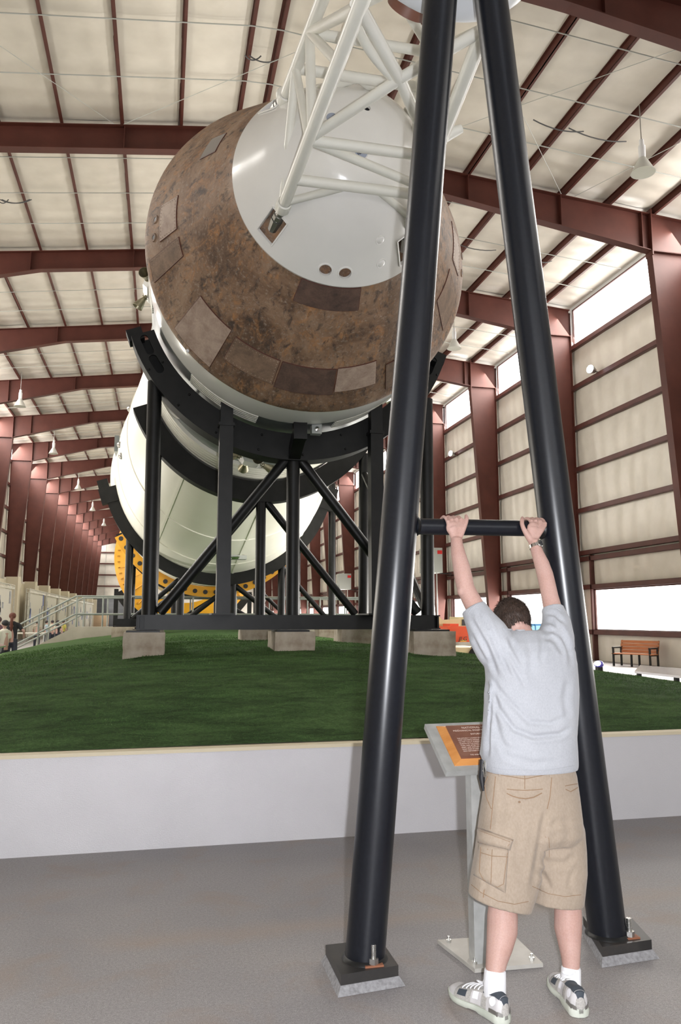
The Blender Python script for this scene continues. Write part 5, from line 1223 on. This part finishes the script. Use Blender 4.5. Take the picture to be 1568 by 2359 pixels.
# socks and shoes
def sock(pts): return MB().path([P(x, y, Y) for x, y, Y, r in pts], [r for *_, r in pts], 24).build('sock', SOCK, man)
sock([(1140, 2232, 3.255, .0405), (1140, 2236, 3.255, .0445), (1139, 2262, 3.245, .0465), (1139, 2285, 3.245, .047), (1138, 2300, 3.25, .045)])
sock([(1315, 2226, 3.305, .037), (1315, 2230, 3.305, .041), (1314, 2255, 3.295, .043), (1314, 2275, 3.295, .044), (1313, 2288, 3.30, .042)])
def shoe(heel, toe, sgn):
    heel, toe = Vector(heel), Vector(toe); L = (toe-heel).length; d = (toe-heel).normalized(); s_ = Vector((d.y, -d.x, 0)); up = Vector((0, 0, 1))
    W = lambda u: .036*min(1, (u/.06)**.5 if u > 0 else 0)*(1 if u < .45 else 1+.42*min(1, (u-.45)/.25))*(1 if u < .75 else max(.02, (1-((u-.75)/.27)**2))**.5)
    cxo = lambda u: sgn*.012*sin(max(0, u-.3)*2.2)
    H = lambda u: np.interp(u, [0, .03, .12, .3, .38, .5, .65, .8, .93, 1], [.035, .066, .075, .066, .070, .064, .050, .038, .025, .008])
    SB = lambda u: np.interp(u, [0, .05, .3, .6, .85, 1], [.034, .036, .031, .026, .026, .033])
    us = [i/26 for i in range(27)]; us[0] = .004; us[-1] = .992
    def ring(u, h0, h1, wf, full):
        c = heel+d*u*L+s_*cxo(u); w_ = W(u)*wf
        if full: return [c+s_*w_*cos(t)*(1.0 if sin(t) > 0 else 1.04)+up*(h0 if sin(t) < 0 else h1) for t in [2*PI*(i+.5)/12 for i in range(12)]]
    so_ = MB(); rings = []
    for u in us:
        c = heel+d*u*L+s_*cxo(u); w_ = W(u)*1.12+.003; tb_ = max(0, (u-.82))*.09; lo = .002+tb_*.8+(.004 if .4 < u < .55 else 0); hi = SB(u)
        rings.append([c+s_*w_*.93+up*lo, c+s_*w_+up*(lo+.007), c+s_*w_*1.0+up*(lo+hi)*.6, c+s_*w_*.95+up*hi, c-s_*w_*.95+up*hi, c-s_*w_*1.0+up*(lo+hi)*.6, c-s_*w_+up*(lo+.007), c-s_*w_*.93+up*lo])
    so_.rings(rings)
    sl = thing('x', 'x', 'x')
    bpy.data.objects.remove(sl)
    def pt(u, t, off=0):      # t 0..pi from one side over the top to the other
        c = heel+d*u*L+s_*cxo(u); w_ = W(u); h = H(u); b0 = SB(u)-.006
        e = .75; x = math.copysign(abs(cos(t))**e, cos(t)); z = abs(sin(t))**.8
        n = (s_*cos(t)*.9+up*sin(t)+d*(-.25 if u < .1 else 0)).normalized()
        return c+s_*w_*x+up*(b0+h*z)+n*off
    up_ = MB(); up_.rings([[pt(u, PI*i/16) for i in range(17)]+[pt(u, PI)-up*.01, pt(u, 0)-up*.01] for u in us])
    root = up_.build('shoe', SNG, man, ang=1.2)
    so_.build('sole', SOLE, root, ang=.9)
    def ov(u0, u1, t0, t1, mt, name, off=.002, oval=False, nu=8, nt_=8):
        b = MB(); g = [[pt(u0+(u1-u0)*i/nu, t0+(t1-t0)*j/nt_, off) for i in range(nu+1)] for j in range(nt_+1)]
        if oval:
            cu, ct = (u0+u1)/2, (t0+t1)/2; rr = []
            for k in (.02, .5, 1): rr.append([pt(cu+(u1-u0)/2*k*cos(q), ct+(t1-t0)/2*k*sin(q), off) for q in [2*PI*i/20 for i in range(20)]])
            b.rings(rr, False)
        else: b.add([p for r_ in g for p in r_], [(j*(nu+1)+i, j*(nu+1)+i+1, (j+1)*(nu+1)+i+1, (j+1)*(nu+1)+i) for j in range(nt_) for i in range(nu)])
        return b.build(name, mt, root, ang=3)
    ov(.02, .26, .02, PI-.02, SNL, 'heel_counter', .0022); ov(.05, .34, .95, PI-.95, SNN, 'collar_lining', .006)
    ov(.80, .98, .05, PI-.05, SNL, 'toe_cap', .002); ov(.35, .52, .1, .9, SNL, 'side_overlay', .0022); ov(.35, .52, PI-.9, PI-.1, SNL, 'side_overlay', .0022)
    ov(.60, .74, .35, .95, SNN, 'mesh_patch', .0016); ov(.60, .74, PI-.95, PI-.35, SNN, 'mesh_patch', .0016)
    for a, b_ in ((.25, 1.0), (PI-1.0, PI-.25)): ov(.40, .49, a+.15, b_-.1, REFLECT, 'reflective_tab', .004)
    ov(.09, .20, .35, .95, REFLECT, 'reflective_oval', .0045, True); ov(.09, .20, PI-.95, PI-.35, REFLECT, 'reflective_oval', .0045, True)
    ov(.012, .05, 1.0, PI-1.0, SNN, 'heel_badge', .0035); ov(.01, .2, .02, .22, DULLM, 'heel_clip', .0035); ov(.01, .2, PI-.22, PI-.02, DULLM, 'heel_clip', .0035)
    ov(.38, .74, 1.2, PI-1.2, SNG, 'tongue', .005)
    for q in range(5):
        u = .42+q*.065; MB().path([pt(u, .95+(PI-1.9)*i/8, .0085) for i in range(9)], .0028, 6).build('lace', SOCK, root)
    for s2 in (-1, 1):
        c0 = pt(.42, PI/2, .012); MB().path([c0+s_*s2*.028*sin(t)*1.0+d*(-.012*sin(2*t))+up*(.006+.012*sin(t)) for t in [PI*i/10 for i in range(11)]], .0028, 6).build('lace_loop', SOCK, root)
    return root
shoe((1.403, 3.155, 0), (1.303, 3.465, 0), -1); shoe((1.722, 3.135, 0), (1.765, 3.46, 0), 1)
# wristwatch
wc = P(1233, 1259, 3.621); ax_ = (P(1238, 1275, 3.605)-P(1229, 1247, 3.632)).normalized(); _, wu, wv = MB().frame((0, 0, 0), ax_)
for i in range(22):
    a = 2*PI*i/22; e = wu*cos(a)+wv*sin(a); t = ax_.cross(e); MB().box(wc+e*.0305, (.0075, .017, .003), M=Matrix((t, ax_, e)).transposed()).build('watch_link', CHROME, man, smooth=False)
fd = (Vector((.35, -1, .1))); fd = (fd-ax_*fd.dot(ax_)).normalized()
wcase = MB().lathe([(.001, -.003), (.017, -.003), (.019, 0), (.019, .006), (.015, .009), (.001, .009)], wc+fd*.030, fd, 24).build('watch_case', CHROME, man)
MB().lathe([(.001, .0095), (.014, .0095)], wc+fd*.030, fd, 24).build('watch_dial', INK, wcase)
for k in range(3):
    e = ax_.cross(fd); a = k*2.1+.5; MB().sph(wc+fd*.040+(ax_*cos(a)+e*sin(a))*.0095, .002, 6, 5).build('dial_marker', CHROME, wcase)
# ---- distant visitors
def visitor(label, loc, h, sit=False, shirt=(.05, .05, .06), trouser=(.03, .035, .05), hair=(.08, .03, .02), rz=0, tail=False, arm_out=False, grp='distant visitors'):
    r = thing('person', label, 'person', loc, grp, rz); k = h/1.75; V_ = lambda x, y, z: Vector((x*k, y*k, z*k)); dz = -.42 if sit else 0
    sk = MB()
    sk.sph(V_(0, 0, 1.64+dz), .098*k, 14, 10); sk.path([V_(0, 0, 1.35+dz), V_(0, 0, 1.58+dz)], [.055*k, .05*k], 10); sk.sph(V_(0, .1, 1.62+dz), .015*k, 8, 6)
    for s_ in (-1, 1):
        if arm_out: pts = [V_(.17*s_, 0, 1.40+dz), V_(.36*s_, -.02, 1.18+dz), V_(.34*s_, .12, 1.02+dz)]
        else: pts = [V_(.18*s_, 0, 1.40+dz), V_(.23*s_, .02, 1.12+dz), V_(.18*s_, .2, 1.0+dz)]
        sk.path(pts+[pts[-1]+V_(-.03*s_, .06, -.01)], [.05*k, .04*k, .03*k, .025*k], 10)
        kn = V_(.11*s_, .42, .48) if sit else V_(.11*s_, .01, .50)
        sk.path([V_(.09*s_, 0, .90+dz), kn, V_(.11*s_, .40 if sit else 0, .06), V_(.11*s_, .55 if sit else .16, .04)], [.08*k, .06*k, .045*k, .035*k], 10)
    sk.path([V_(0, 0, .85+dz), V_(0, 0, 1.1+dz), V_(0, 0, 1.38+dz)], [.13*k, .13*k, .13*k], 12)
    o = link('body', fuse(sk, .018*k, SKIN, 2), r)
    c = MB(); c.path([V_(0, 0, .88+dz), V_(0, 0, 1.05+dz), V_(0, 0, 1.3+dz), V_(0, 0, 1.45+dz), V_(0, 0, 1.5+dz)], [.155*k, .155*k, .17*k, .15*k, .07*k], 16, flat=((0, 1, 0), .75))
    for s_ in (-1, 1): e = V_(.29*s_, -.01, 1.24+dz) if arm_out else V_(.225*s_, .01, 1.2+dz); c.path([V_(.12*s_, 0, 1.40+dz), V_(.18*s_, 0, 1.39+dz), e], [.07*k, .068*k, .06*k], 12)
    link('shirt', fuse(c, .018*k, mat('shirt_%.2f_%.2f_%.2f' % shirt, shirt, .85), 2), r)
    t_ = MB()
    for s_ in (-1, 1):
        kn = V_(.11*s_, .42, .48) if sit else V_(.11*s_, .01, .50)
        t_.path([V_(.08*s_, 0, .95+dz), kn, V_(.11*s_, .40 if sit else 0, .1)], [.10*k, .08*k, .065*k], 12)
    t_.path([V_(0, 0, .82+dz), V_(0, 0, 1.0+dz)], [.145*k, .15*k], 14, flat=((0, 1, 0), .8))
    link('trousers', fuse(t_, .018*k, mat('trouser_%.2f_%.2f_%.2f' % trouser, trouser, .85), 2), r)
    hr = MB(); hr.sph(V_(0, -.018, 1.665+dz), (.108*k, .108*k, .10*k), 16, 10)
    if tail: hr.path([V_(0, -.1, 1.62+dz), V_(0, -.14, 1.5+dz), V_(.01, -.15, 1.3+dz), V_(0, -.15, 1.18+dz)], [.04*k, .045*k, .05*k, .02*k], 10)
    link('hair', fuse(hr, .015*k, mat('hair_%.2f_%.2f_%.2f' % hair, hair, .7), 1), r)
    return r
def vat(px, Y): p = at(px, 1440, Y); return (p.x, Y, 0)
visitor('woman seen from behind with red-brown ponytail in a black T-shirt, hand on hip', vat(28, 26.5), 1.78, shirt=(.015, .016, .02), tail=True, arm_out=True, hair=(.10, .028, .015))
visitor('visitor in a white T-shirt with black hair at the picture\'s lower left edge', vat(11, 23), 1.56, shirt=(.62, .60, .52), hair=(.012, .012, .014), rz=.9, grp='distant visitors')
visitor('visitor in purple-brown top at the very left edge, behind the white T-shirt', vat(-4, 26), 1.66, shirt=(.10, .05, .07), hair=(.06, .03, .03))
for px, Y, c, l in ((86, 43, (.30, .26, .20), 'far visitor in tan shirt behind the stair rail, leftmost of the five far ones'), (108, 45, (.28, .36, .40), 'far visitor in pale blue behind the stair rail'), (120, 46.5, (.55, .52, .40), 'far visitor in cream behind the stair rail'), (133, 48, (.02, .02, .02), 'far visitor in black behind the stair rail'), (146, 49.5, (.40, .36, .08), 'far visitor in mustard behind the stair rail, rightmost of the five far ones')):
    visitor(l, vat(px, Y), 1.5, shirt=c, hair=(.03, .02, .02), rz=rnd.uniform(-1, 1))
